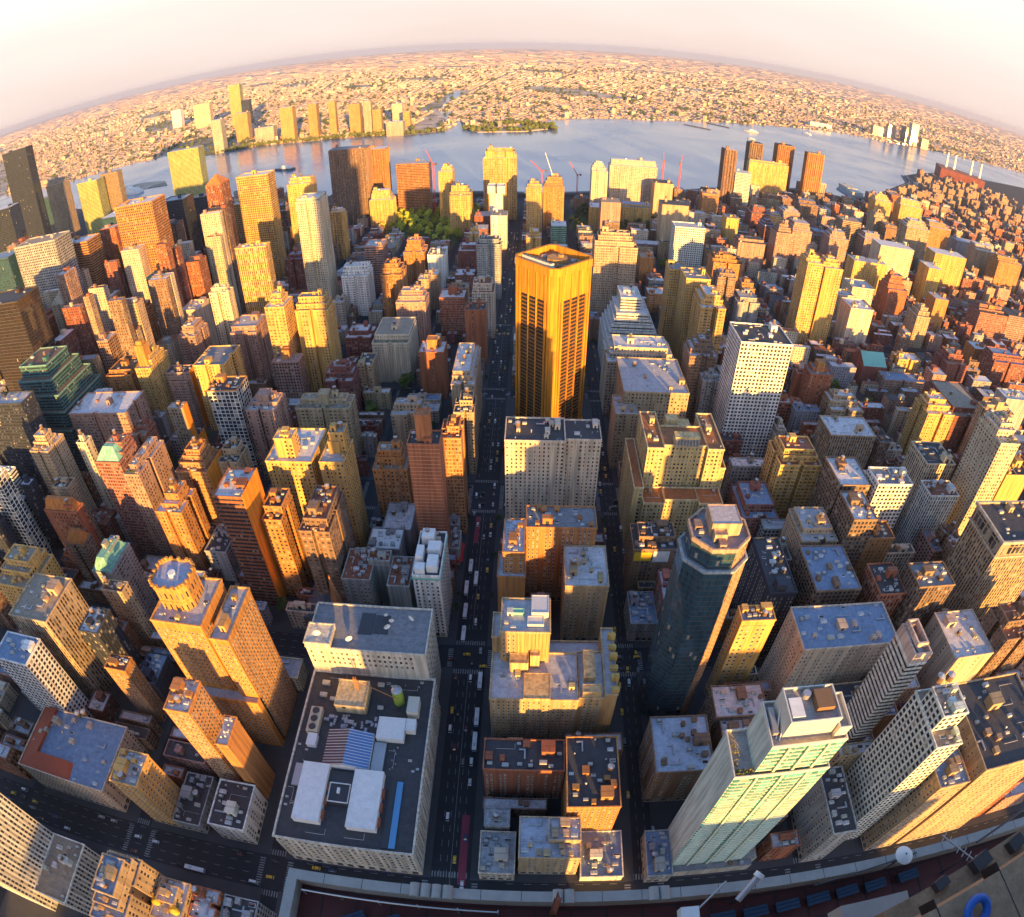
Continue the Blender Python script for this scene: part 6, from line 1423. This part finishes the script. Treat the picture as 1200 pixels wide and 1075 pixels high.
# ---------------------------------------------------------------- trees
def unit_tree(seed):
    rg = random.Random(seed); t = MB()
    t.cyl(0, 0, .42, 0, 2.6, M['bark'], 7, .28, False)
    for k in range(5):
        a = 2 * math.pi * k / 5 + rg.uniform(-.3, .3); t.tube((0, 0, 2.2 + .2 * k), (1.9 * math.cos(a), 1.9 * math.sin(a), 4.6 + rg.uniform(0, 1.6)), .13, M['bark'], 5)
    c = MB()
    for k in range(17):
        a = rg.uniform(0, 6.28); r_ = 2.9 * math.sqrt(rg.random()); z = 3.6 + rg.random() * 4.6; r_ *= 1.05 - abs(z - 5.4) / 6.0
        leaf_clump(c, r_ * math.cos(a), r_ * math.sin(a), z, rg.uniform(.9, 1.5), 13, rg)
    return t.mesh('trunk'), c.mesh('crown')
TREES = [unit_tree(s_) for s_ in (1, 2, 3)]
def tree(x, y, s_, label, group, col, rg, z=0.15):
    t, c = rg.choice(TREES); r_ = thing('tree', label, 'tree', (x, y, z), rg.uniform(0, 6.28), group)
    inst('trunk', t, r_, (0, 0, 0), (s_, s_, s_)); inst('crown', c, r_, (0, 0, 0), (s_, s_, s_ * rg.uniform(.85, 1.15)), 0, jit(col, rg, .22))
rg = random.Random(31)
TRI = [q for q in TRI if q not in set(PARKS)]
for P, lab, grp in ((PARK1, 'green tree in the park left of the wide street near the river', 'trees in the park by the river'), (PARK2, 'dark green tree in the grove before the large hospital block', 'trees in the hospital grove'), (PARK3, 'dark green tree in the small grove right of the wide street end', 'trees in the small grove')):
    g = MB(); g.poly(P, .22, M['park_grass']); structure(g.obj('park_lawn'))
    xs, ys = [p[0] for p in P], [p[1] for p in P]
    y = min(ys)
    while y < max(ys):
        x = min(xs)
        while x < max(xs):
            xx, yy = x + rg.uniform(-4, 4), y + rg.uniform(-4, 4); x += 18
            if in_poly(xx, yy, P) and free(xx - 3, xx + 3, yy - 3, yy + 3, 1): tree(xx, yy, rg.uniform(1.7, 2.5), lab, grp, (.42, .45, .05) if P is PARK1 else (.055, .085, .02), rg, .22)
        y += 17
n_ = 0
for gx, gy in GARDENS:
    for _ in range(5): tree(gx + rg.uniform(-7, 7), gy + rg.uniform(-7, 7), rg.uniform(1.2, 2.0), 'green tree in a leafy garden between tall blocks', 'garden trees', (.11, .17, .025), rg)
for _ in range(9000):
    if n_ >= 70: break
    x, y = rg.uniform(-380, 420), rg.uniform(230, 760)
    if not any(a + 6 < x < c - 6 for a, c in XB) or not any(a + 4 < y < c - 4 for a, c in YB): continue
    if -60 < x < 80 or not free(x - 2.2, x + 2.2, y - 2.2, y + 2.2, .2): continue
    n_ += 1; tree(x, y, rg.uniform(.8, 1.5), 'dark green tree growing in a back yard between the houses', 'back yard trees', (.07, .12, .022), rg)
for y in range(262, 1130, 13):
    for x in (-47.6, -24.2, 59.2, 74.6):
        if rg.random() < .10 and not any(a - 3 < y < c + 3 for a, c in AV): tree(x, y, rg.uniform(.55, .95), 'small street tree on the pavement of a side street', 'street trees', (.045, .08, .018), rg)

for _ in range(400):
    x, y = rg.uniform(700, 1900), rg.uniform(950, 2300)
    if n_ > 150 or y > shore(x, NEAR) - 70 or not free(x - 4, x + 4, y - 4, y + 4, 0): continue
    n_ += 1; tree(x, y, rg.uniform(1.3, 2.0), 'green tree on the lawns between the brick slabs of the riverside estate', 'estate trees', (.08, .12, .025), rg)
# ---------------------------------------------------------------- vehicles
def unit_car(h=1.5, L=4.6, van=False):
    b = MB(); w = .92
    for sx_ in (-1, 1):
        for y_ in (-L * .31, L * .31):
            b.tube((sx_ * w - .1, y_, .32), (sx_ * w + .06, y_, .32), .32, M['rubber'], 10)
    P = rect(-w, w, -L / 2, L / 2); b.prism(inset(P, .05), .25, .85, M['paint'], True); b.poly(inset(P, .02), .86, M['paint'])
    a, c = (-L * .42, L * .30) if not van else (-L * .46, L * .44)
    q0 = rect(-w + .06, w - .06, a, c); q1 = rect(-w + .2, w - .2, a + .45, c - .7 if not van else c - .4); zt = h
    for j in range(4): k = (j + 1) % 4; b.face([q0[j] + (.86,), q0[k] + (.86,), q1[k] + (zt,), q1[j] + (zt,)], M['glass'])
    b.poly(q1, zt, M['paint']); b.ring(q1, .03, .1, zt - .06, zt + .01, M['paint'])
    return b.mesh('car')
def unit_bus(L=12.2, h=3.1):
    b = MB(); w = 1.28
    for sx_ in (-1, 1):
        for y_ in (-L * .28, L * .32): b.tube((sx_ * w - .2, y_, .5), (sx_ * w + .04, y_, .5), .5, M['rubber'], 10)
    P = rect(-w, w, -L / 2, L / 2); b.prism(P, .35, 1.5, M['paint'], True); b.walls(inset(P, .03), 1.5, 2.6, M['glass']); b.prism(P, 2.6, h, M['busroof'], True)
    b.box(-.8, .8, -L * .42, -L * .2, h, h + .3, M['busroof']); b.box(-.6, .6, L * .12, L * .3, h, h + .22, M['tin'])
    return b.mesh('bus')
CAR, VAN, BUS = unit_car(), unit_car(2.2, 5.4, True), unit_bus()
rg = random.Random(12)
TAXI = (.72, .40, .02)
def vehicle(x, y, rz, where, street):
    r_ = rg.random()
    if r_ < .3: nm, me, c, lab, cat = 'taxi', CAR, TAXI, 'yellow taxi', 'taxi'
    elif r_ < .85: nm, me, c, lab, cat = 'car', CAR, rg.choice(((.02, .02, .022), (.02, .02, .022), (.35, .35, .36), (.6, .6, .6), (.12, .02, .02), (.03, .05, .12))), 'small car', 'car'
    else: nm, me, c, lab, cat = 'van', VAN, rg.choice(((.7, .7, .7), (.7, .7, .7), (.15, .15, .16))), 'boxy delivery van', 'van'
    if nm == 'car': lab = {(.02, .02, .022): 'black car', (.35, .35, .36): 'silver car', (.6, .6, .6): 'white car', (.12, .02, .02): 'dark red car', (.03, .05, .12): 'dark blue car'}[c]
    if nm == 'van': lab = 'white delivery van' if c[0] > .5 else 'dark delivery van'
    o = bpy.data.objects.new(nm, me); C.objects.link(o); o.location = (x, y, 0.016); o.rotation_euler = (0, 0, rz); o.color = c + (1,)
    tag(o, f"{lab} driving on {where}", cat, f"{nm}s on {street}")
for y_ in range(74, 1130, 12):
    for x_, rz in ((-43.4, 0), (-39.7, 0), (-33.9, math.pi), (-29.0, math.pi)):
        if rg.random() < (.42 if y_ > 300 else .28):
            yy = y_ + rg.uniform(-2, 2)
            if not any(abs(yy - q) < 11 and abs(x_ - p_) < 3.2 for p_, q in ((-41.3, 316), (-36.5, 305), (-42.7, 294.5), (-41.7, 273.5), (-41.2, 253.6), (-27.9, 190), (-28, 173), (-27.7, 216.6))): vehicle(x_, yy, rz, 'the wide street that runs up the middle of the view', 'the wide street')
for y_ in range(96, 700, 11):
    for x_ in (60.6, 66.6, 73.2):
        if rg.random() < .3: vehicle(x_, y_ + rg.uniform(-2, 2), math.pi, 'the narrow street right of the middle block', 'the narrow street')
for (a, c, x_lo, x_hi, pr, nm) in ((62, 92, -330, -60, .34, 'the near avenue below the white department store'), (222, 250, -60, 75, .3, 'the cross avenue behind the tan brick hotel'), (376, 419, -60, 75, .3, 'the wide cross avenue before the great orange tower'), (547, 571, -80, 60, .3, 'the cross avenue behind the great orange tower')):
    for x_ in range(x_lo, x_hi, 11):
        for f_ in (.24, .4, .56, .74):
            if rg.random() < pr: vehicle(x_ + rg.uniform(-2, 2), a + (c - a) * f_, math.pi / 2, nm, nm)
for i, (x_, y_, lab) in enumerate(((-41.3, 315.9, 'farthest of the white-roofed buses in line on the wide street'), (-36.5, 304, 'white-roofed bus overtaking the line of buses on the wide street'), (-42.7, 294.5, 'second white-roofed bus in the line on the wide street'), (-41.7, 273.5, 'third white-roofed bus in the line on the wide street'), (-41.2, 253.6, 'white-roofed bus nearest the crossing behind the department store'),
        (-27.7, 216.6, 'white-roofed bus just before the crossing on the right side'), (-27.9, 190, 'first of two pale buses beside the tan brick hotel'), (-28.0, 172.9, 'second of two pale buses beside the tan brick hotel'))):
    o = bpy.data.objects.new('bus', BUS); C.objects.link(o); o.location = (x_, y_, .016); o.rotation_euler = (0, 0, 0 if x_ < -35 else math.pi); o.color = (.55, .57, .6, 1) if i < 6 else (.2, .4, .6, 1); tag(o, lab, 'bus', 'buses on the wide street')
o = bpy.data.objects.new('bus', BUS); C.objects.link(o); o.location = (-178, 68.5, .016); o.rotation_euler = (0, 0, 1.5708); o.color = (.2, .4, .7, 1); tag(o, 'pale blue bus on the near avenue at lower left', 'bus')

# ---------------------------------------------------------------- cranes, power station, piers, boats
def crane(x, y, zt, jx, jz, col, label):
    r_ = thing('tower_crane', label, 'crane', (x, y, 0), 0, None); m = M['crane_' + col]
    b = MB(); s_ = 1.2
    for a, c in ((-s_, -s_), (s_, -s_), (s_, s_), (-s_, s_)): b.tube((a, c, 0), (a, c, zt), .42, m, 4)
    z = 0; k = 1
    while z < zt - 4:
        b.tube((-s_ * k, -s_, z), (s_ * k, -s_, z + 5), .24, m, 4); b.tube((s_, -s_ * k, z), (s_, s_ * k, z + 5), .24, m, 4); b.tube((s_ * k, s_, z), (-s_ * k, s_, z + 5), .24, m, 4); b.tube((-s_, s_ * k, z), (-s_, -s_ * k, z + 5), .24, m, 4); z += 5; k = -k
    b.obj('mast', r_)
    b = MB()
    for o_ in (-1, 1): b.tube((0, o_, zt), (jx, o_ * .4, jz), .5, m, 4)
    b.tube((0, 0, zt + 2), (jx, 0, jz + .6), .4, m, 4)
    for t in range(1, 12): f_ = t / 12; b.tube((jx * f_, -1 + .6 * f_, zt + (jz - zt) * f_), (jx * (f_ + .05), 1 - .6 * f_, zt + (jz - zt) * (f_ + .05)), .2, m, 4)
    b.obj('jib', r_)
    b = MB(); b.box(-2, 2, -2, 2, zt - 1, zt + 2.5, m, True); b.tube((0, 0, zt + 2), (-jx * .35, 0, zt + 3), .6, m, 4); b.box(-jx * .35 - 2, -jx * .35 + 2, -1.5, 1.5, zt, zt + 3.5, M['steel'], True); b.obj('counter_jib', r_)
M['crane_red'] = simple('crane_red', (.55, .06, .04), .6); M['crane_white'] = simple('crane_white', (.75, .68, .62), .6)
crane(-194, 1225, 110, -14, 142, 'red', 'red tower crane left of the yellow tower under construction'); crane(-146, 1150, 70, -6, 92, 'red', 'short red tower crane right of the yellow tower under construction')
crane(38, 1350, 63, -16, 112, 'white', 'tower crane with white raised jib above the gold twin tower'); crane(16, 1372, 66, -24, 90, 'red', 'small red crane beside the white jib by the river'); crane(91, 1350, 64, -18, 94, 'red', 'red crane standing alone between gold and cream towers'); crane(279, 1380, 100, -2, 122, 'red', 'left upright red crane behind the large hospital block'); crane(317, 1380, 98, 3, 118, 'red', 'right upright red crane behind the large hospital block')
r_ = thing('power_station', 'dark red brick power station with four tall stacks by the river bend', 'power station', (2040, 2720, 0))
b = MB(); b.walls([(-150, -60), (40, -180), (110, -60), (-60, 120)], 0, 48, STYLES['plain'][0], 8, 6); b.obj('facade', r_, (.24, .07, .055))
b = MB(); b.poly([(-150, -60), (40, -180), (110, -60), (-60, 120)], 48, M['roof']); b.obj('roof', r_, ROOFS['red'])
for (x, y) in ((-60, 30), (-28, 5), (40, -50), (78, -78)):
    b = MB(); b.cyl(x, y, 7, 48, 128, M['white'], 14, 5); b.cyl(x, y, 5.3, 122, 130, M['steel'], 14, 5.1); b.obj('chimney', r_)
def slab(name, label, cat, P, h, col, parts=()):
    r_ = thing(name, label, cat, (P[0][0], P[0][1], 0)); o = r_.location; b = MB(); b.prism([(x - o.x, y - o.y) for x, y in P], 0, h, M['masonry']); b.obj('deck', r_, col)
    for (a, c, d, e, z0, z1, cc) in parts: b = MB(); b.box(a - o.x, c - o.x, d - o.y, e - o.y, z0, z1, M['masonry']); b.obj('shed', r_, cc)
slab('pier', 'grey marina pier with low sheds below the fluted towers', 'pier', [(926, 1712), (1004, 1812), (1014, 1961), (930, 1840)], 3, (.25, .25, .26), ((945, 985, 1760, 1800, 3, 14, (.5, .48, .42)), (960, 1000, 1830, 1890, 3, 12, (.55, .5, .4))))
slab('pier', 'dark long pier reaching from the far bank', 'pier', [(690, 3018), (790, 2914), (798, 2920), (700, 3030)], 3, (.12, .11, .10))
slab('pier', 'second dark pier beside the long one on the far bank', 'pier', [(846, 3200), (932, 3085), (940, 3092), (856, 3215)], 3, (.12, .11, .10))
slab('pier', 'dark quay with sheds beside the power station', 'pier', [(1430, 2060), (1560, 2250), (1520, 2420), (1440, 2250)], 3, (.14, .14, .15), ((1470, 1500, 2200, 2240, 3, 12, (.6, .52, .4)),))
def boat(x, y, rz, L, label, col):
    r_ = thing('boat', label, 'boat', (x, y, .06), rz); b = MB(); w = L * .13
    H = [(-w, -L / 2), (w, -L / 2), (w, L * .25), (0, L / 2), (-w, L * .25)]; b.prism(H, 0, L * .07, M['paint']); b.obj('hull', r_, col)
    b = MB(); b.box(-w * .75, w * .75, -L * .38, L * .12, L * .07, L * .15, M['white']); b.box(-w * .5, w * .5, -L * .1, L * .1, L * .15, L * .2, M['white']); b.obj('cabin', r_)
boat(1455, 3345, .5, 60, 'white ferry crossing near the far bank at right', (.7, .68, .62)); boat(1034, 3040, 1.2, 70, 'pale flat barge moored by far piers', (.6, .5, .4)); boat(-766, 1880, 1.3, 75, 'dark low barge on the water behind yellow towers', (.06, .08, .10)); boat(-1340, 1860, 1.2, 120, 'white ship beside the narrow islet at left', (.72, .72, .70)); boat(936, 2747, .7, 40, 'small white boat above the sandy hospital block', (.7, .66, .6))
# church behind the department store
r_ = thing('church', 'dark roofed church with a slim orange lit spire behind the department store', 'church', (-127, 244, 0))
b = MB(); b.walls(rect(-22, 6, 4, 40), 0, 15, STYLES['wall'][0]); b.obj('facade', r_, (.12, .09, .07))
b = MB(); b.face([(-22.6, 4, 15), (-8, 4, 23), (-8, 40, 23), (-22.6, 40, 15)][::-1], M['roof']); b.face([(6.6, 4, 15), (6.6, 40, 15), (-8, 40, 23), (-8, 4, 23)], M['roof']); b.face([(-22, 4, 15), (6, 4, 15), (-8, 4, 23)], M['masonry']); b.obj('roof', r_, (.10, .12, .15))
b = MB(); b.box(4, 11, -3, 4, 0, 34, M['masonry']); b.cyl(7.5, .5, 4.4, 34, 66, M['masonry'], 8, 0); b.obj('spire', r_, (.42, .17, .06))

# ---------------------------------------------------------------- unseen towers added behind the viewer to shade the near streets
for i, (x, y, w, d, h, st, cn, lab) in enumerate(SHADE_TOWERS):
    rg = random.Random(800 + i); building('skyscraper', lab, 'skyscraper', [(x - w / 2, x + w / 2, y - d / 2, y + d / 2, h)], st, COL[cn], ROOFS['grey'], rg, level=1, n=0, tank=0, steps=False)

# ---------------------------------------------------------------- the viewing tower's own terrace below the lens
r_ = thing('viewing_tower', 'limestone tower terrace with dark red floor and rounded parapet along the bottom edge', 'tower', (14, -12, 0)); o = r_.location
X0, X1, Y0, Y1, ZT = -13.0, 52.0, -44.0, 8.6, 307.6
b = MB(); P = rect(X0 - o.x, X1 - o.x, Y0 - o.y, Y1 - o.y); b.walls(P, 0, ZT, STYLES['piers'][0], 3.2, 3.8); b.obj('facade', r_, (.42, .38, .33))
b = MB(); b.poly(P, ZT - .02, M['terrace'])
for k in range(33): x = X0 - o.x + 2 * k; b.box(x - .03, x + .03, Y0 - o.y, Y1 - o.y - .8, ZT - .02, ZT + .004, M['black'])
for k in range(26): y = Y1 - o.y - 2 * k - .8; b.box(X0 - o.x + .7, X1 - o.x, y - .03, y + .03, ZT - .02, ZT + .008, M['black'])
b.obj('terrace_floor', r_)
b = MB(); b.ring(P, .0, .62, ZT - 1, ZT + 1.2, M['ledge']); b.ring(P, .12, .2, ZT - .4, ZT - .1, M['ledge'])
k = 0
while X0 + 2.2 * k < X1: x = X0 + 2.2 * k - o.x; b.box(x, x + .03, Y1 - o.y - .62, Y1 - o.y + .002, ZT + 1.2, ZT + 1.206, M['black']); k += 1
b.obj('parapet', r_)
for x in (-5.6, -5.0, -4.4, -3.8, 2.2, 2.8, 7.5, 8.1):
    b = MB(); n = 10; pts = [(x + .29 * math.cos(math.pi * i / n), .29 * math.sin(math.pi * i / n)) for i in range(n + 1)]
    for i in range(n): (xa, za), (xb, zb) = pts[i], pts[i + 1]; b.face([(xa - o.x, Y1 - o.y - .72, ZT + 1.2 + za), (xa - o.x, Y1 - o.y + .1, ZT + 1.2 + za), (xb - o.x, Y1 - o.y + .1, ZT + 1.2 + zb), (xb - o.x, Y1 - o.y - .72, ZT + 1.2 + zb)][::-1], M['ledge'])
    b.face([(px_ - o.x, Y1 - o.y + .1, ZT + 1.2 + pz) for px_, pz in pts][::-1], M['ledge']); b.face([(px_ - o.x, Y1 - o.y - .72, ZT + 1.2 + pz) for px_, pz in pts], M['ledge']); b.obj('parapet_boss', r_)
def rbox(b, cx, cy, L, Wd, z0, z1, a, mat):
    c, s_ = math.cos(a), math.sin(a); b.prism([(cx + u * c - v * s_ - o.x, cy + u * s_ + v * c - o.y) for u, v in ((-L / 2, -Wd / 2), (L / 2, -Wd / 2), (L / 2, Wd / 2), (-L / 2, Wd / 2))], z0, z1, mat, True)
for (cx, cy, L_, W2, z1, an, mt_) in ((9.46, .51, 10, 2.4, 337.0, 11.3, 'ledge2'), (11.39, 1.71, 9, 1.8, 333.4, 12.6, 'ledge2'), (7.55, 1.72, 1.7, .9, 331.9, 0, 'ledge')):
    b = MB(); rbox(b, cx, cy, L_, W2, ZT if z1 > 332 else 331.2, z1, R(an), M[mt_]); b.obj('ledge', r_)
UPPER = rect(-8 - o.x, 44 - o.x, Y0 - o.y + .3, -12 - o.y)  # unseen upper shaft, added behind the lens to shade the terrace
b = MB(); b.walls(UPPER, ZT, 392, STYLES['piers'][0], 3.2, 3.8); b.obj('facade', r_, (.42, .38, .33)); b = MB(); b.poly(UPPER, 392, M['roof']); b.obj('roof', r_, ROOFS['grey'])
for (A_, B_, rr) in (((33.5, 8.9, 310.4), (28.5, 7.6, 310.0), .09), ((24.5, 8.3, 308.9), (17.0, 7.6, 308.9), .05)):
    b = MB(); b.tube([A_[0] - o.x, A_[1] - o.y, A_[2]], [B_[0] - o.x, B_[1] - o.y, B_[2]], rr, M['steel'], 6); b.obj('conduit', r_)
for (x, y, z, s_) in ((9.3, 2.05, 333.4, .22), (8.2, 1.85, 333.4, .16), (10.4, 2.2, 333.4, .2)):
    b = MB(); rbox(b, x, y, s_ * 2.2, s_ * 1.4, z, z + s_, R(20), M['steel']); b.obj('junction_box', r_)
for k in range(7):
    b = MB(); c_ = 5.6 + 1.25 * k; rbox(b, c_ + .1, (c_ - 5.3) * .2 - .05, .018, 2.2, 336.6, 337.004, R(10), M['black']); b.obj('joint', r_)
b = MB(); b.tube((12.4 - o.x, 1.3 - o.y, 337.3), (9.6 - o.x, 1.25 - o.y, 334.6), .07, M['tin'], 8); b.obj('pipe', r_)
bench = MB(); bench.box(-.75, .75, -.32, .32, .42, .52, M['bench'], True)
for v in (-.24, 0, .24): bench.box(-.75, .75, v - .09, v + .09, .52, .56, M['bench'])
for u in (-.6, .6): bench.box(u - .06, u + .06, -.28, .28, 0, .42, M['steel'])
bm = bench.mesh('bench')
for i, (x, y, a) in enumerate([(-9.0, 6.2, .5), (-7.0, 6.3, .4), (-5.2, 6.4, .3), (-2.4, 6.3, 0), (0.2, 6.2, 0), (11.5, 6.6, .1), (13.5, 6.7, .1), (15.5, 6.8, .1), (17.5, 6.9, .1), (19.5, 7.0, .1), (21.5, 7.0, .1), (24.0, 7.1, .1)]):
    q = bpy.data.objects.new('bench', bm); C.objects.link(q); q.location = (x, y, ZT + .01); q.rotation_euler = (0, 0, a); tag(q, 'blue slatted bench standing on the dark red terrace floor', 'bench', 'benches on the terrace')
def gear(name, label, cat, loc): return thing(name, label, cat, loc)
q = gear('aerial', 'comb shaped blue aerial at lower right above the terrace', 'aerial', (26.4, 7.0, ZT)); b = MB(); A = Vector((-1.2, 1.5, 3.4)); B_ = Vector((1.4, -1.5, 3.4)); b.tube(A, B_, .05, M['tin'], 6); d_ = (B_ - A).normalized(); s_ = Vector((-d_.y, d_.x, 0))
for k in range(9): c_ = A + (B_ - A) * (k + .5) / 9; b.tube(c_ - s_ * .38, c_ + s_ * .38, .03, M['tin'], 5)
b.obj('boom', q); b = MB(); b.tube((.3, -.3, 0), (.3, -.3, 3.4), .05, M['steel'], 6); b.obj('mast', q)
def roof_dish(x, y, z, s_, a, label):
    q = thing('dish', label, 'dish', (x, y, ZT), a); b = MB(); b.tube((0, 0, 0), (0, 0, z - ZT), .07, M['steel'], 6); b.obj('mast', q)
    b = MB(); n = 20
    for k in range(5):
        r0, r1 = s_ * k / 5, s_ * (k + 1) / 5
        for i in range(n):
            t0, t1 = 2 * math.pi * i / n, 2 * math.pi * (i + 1) / n; P_ = lambda r, t: (r * math.cos(t), r * math.sin(t), z - ZT - .45 * (1 - (1 - (r / s_) ** 2)) * s_)
            if k: b.face([P_(r0, t0), P_(r1, t0), P_(r1, t1), P_(r0, t1)], M['white'])
            else: b.face([P_(0, 0), P_(r1, t0), P_(r1, t1)], M['white'])
    b.obj('bowl', q)
roof_dish(22.6, 8.0, 310.6, .62, 0, 'small white domed dish on a pole above the terrace parapet'); roof_dish(4.2, 6.2, 309.2, .8, 0, 'large white dish at bottom centre beside a white box')
q = gear('equipment_box', 'white weatherproof box at the bottom edge with a pole', 'box', (9.2, 6.7, ZT)); b = MB(); b.box(-.5, .5, -.45, .45, 1.2, 2.2, M['white'], True); b.obj('cabinet', q); b = MB(); b.tube((0, 0, 0), (0, 0, 1.2), .09, M['steel']); b.obj('pole', q); b = MB(); b.tube((.5, .3, 1.9), (2.0, 1.6, 2.8), .06, M['tin']); b.obj('arm', q)
q = gear('floodlight', 'grey floodlight leaning out over the parapet', 'floodlight', (12.2, 7.5, ZT)); b = MB(); b.tube((-.3, -.3, 2.2), (.8, .8, 2.8), .2, M['tin'], 10); b.tube((.8, .8, 2.8), (1.0, 1.0, 2.9), .3, M['white'], 12); b.obj('lamp_head', q); b = MB(); b.tube((0, 0, 0), (0, 0, 2.4), .08, M['steel']); b.obj('pole', q)
q = gear('mast', 'rusty lattice pole rising over the parapet at bottom centre', 'pole', (2.0, 7.6, ZT)); b = MB()
for a, c in ((-.16, -.16), (.16, -.16), (0, .16)): b.tube((a, c, 0), (a, c, 4.6), .04, M['rustbox'], 5)
for k in range(10): b.tube((-.16, -.16, .45 * k), (.16, -.16, .45 * k + .4), .03, M['rustbox'], 4); b.tube((.16, -.16, .45 * k), (0, .16, .45 * k + .4), .03, M['rustbox'], 4)
b.obj('lattice', q)
q = gear('railing', 'thin pale handrail running along the terrace behind the parapet', 'railing', (-12, 7.4, ZT)); b = MB(); b.tube((0, 0, 1.1), (11, -.1, 1.1), .05, M['tin']); 
for k in range(6): b.tube((2.2 * k, 0, 0), (2.2 * k, 0, 1.1), .05, M['tin'])
b.obj('handrail', q)
b = MB(); n, m_ = 28, 12
for i in range(n):
    for j in range(m_):
        def tp(i, j): a, c = 2 * math.pi * i / n, 2 * math.pi * j / m_; r1 = .19 + .07 * math.cos(c); return (r1 * math.cos(a), .07 * math.sin(c), r1 * math.sin(a))
        b.face([tp(i, j), tp(i + 1, j), tp(i + 1, j + 1), tp(i, j + 1)][::-1], M['bluepaint'])
q = b.obj('lifting_ring'); q.location = (6.1, .70, 337.13); q.rotation_euler = (R(-66), 0, R(10)); tag(q, 'thick blue ring fixed on the stone ledge at lower right corner', 'ring')

# ---------------------------------------------------------------- the evening air
def haze():
    m = bpy.data.materials.new('haze'); m.use_nodes = True; nt = m.node_tree; nt.nodes.clear()
    out = nt.nodes.new('ShaderNodeOutputMaterial'); v = nt.nodes.new('ShaderNodeVolumePrincipled')
    v.inputs['Color'].default_value = ((1.0, 0.95, 1.0, 1)); v.inputs['Density'].default_value = 2.6e-5; v.inputs['Anisotropy'].default_value = 0.45
    nt.links.new(v.outputs[0], out.inputs['Volume'])
    b = MB(); b.box(-40500, 40500, -4500, 45500, -1.0, 420, m, True); o = b.obj('haze'); o['kind'] = 'stuff'; o['label'] = 'pale warm evening haze over the whole city'; o['category'] = 'haze'
haze()
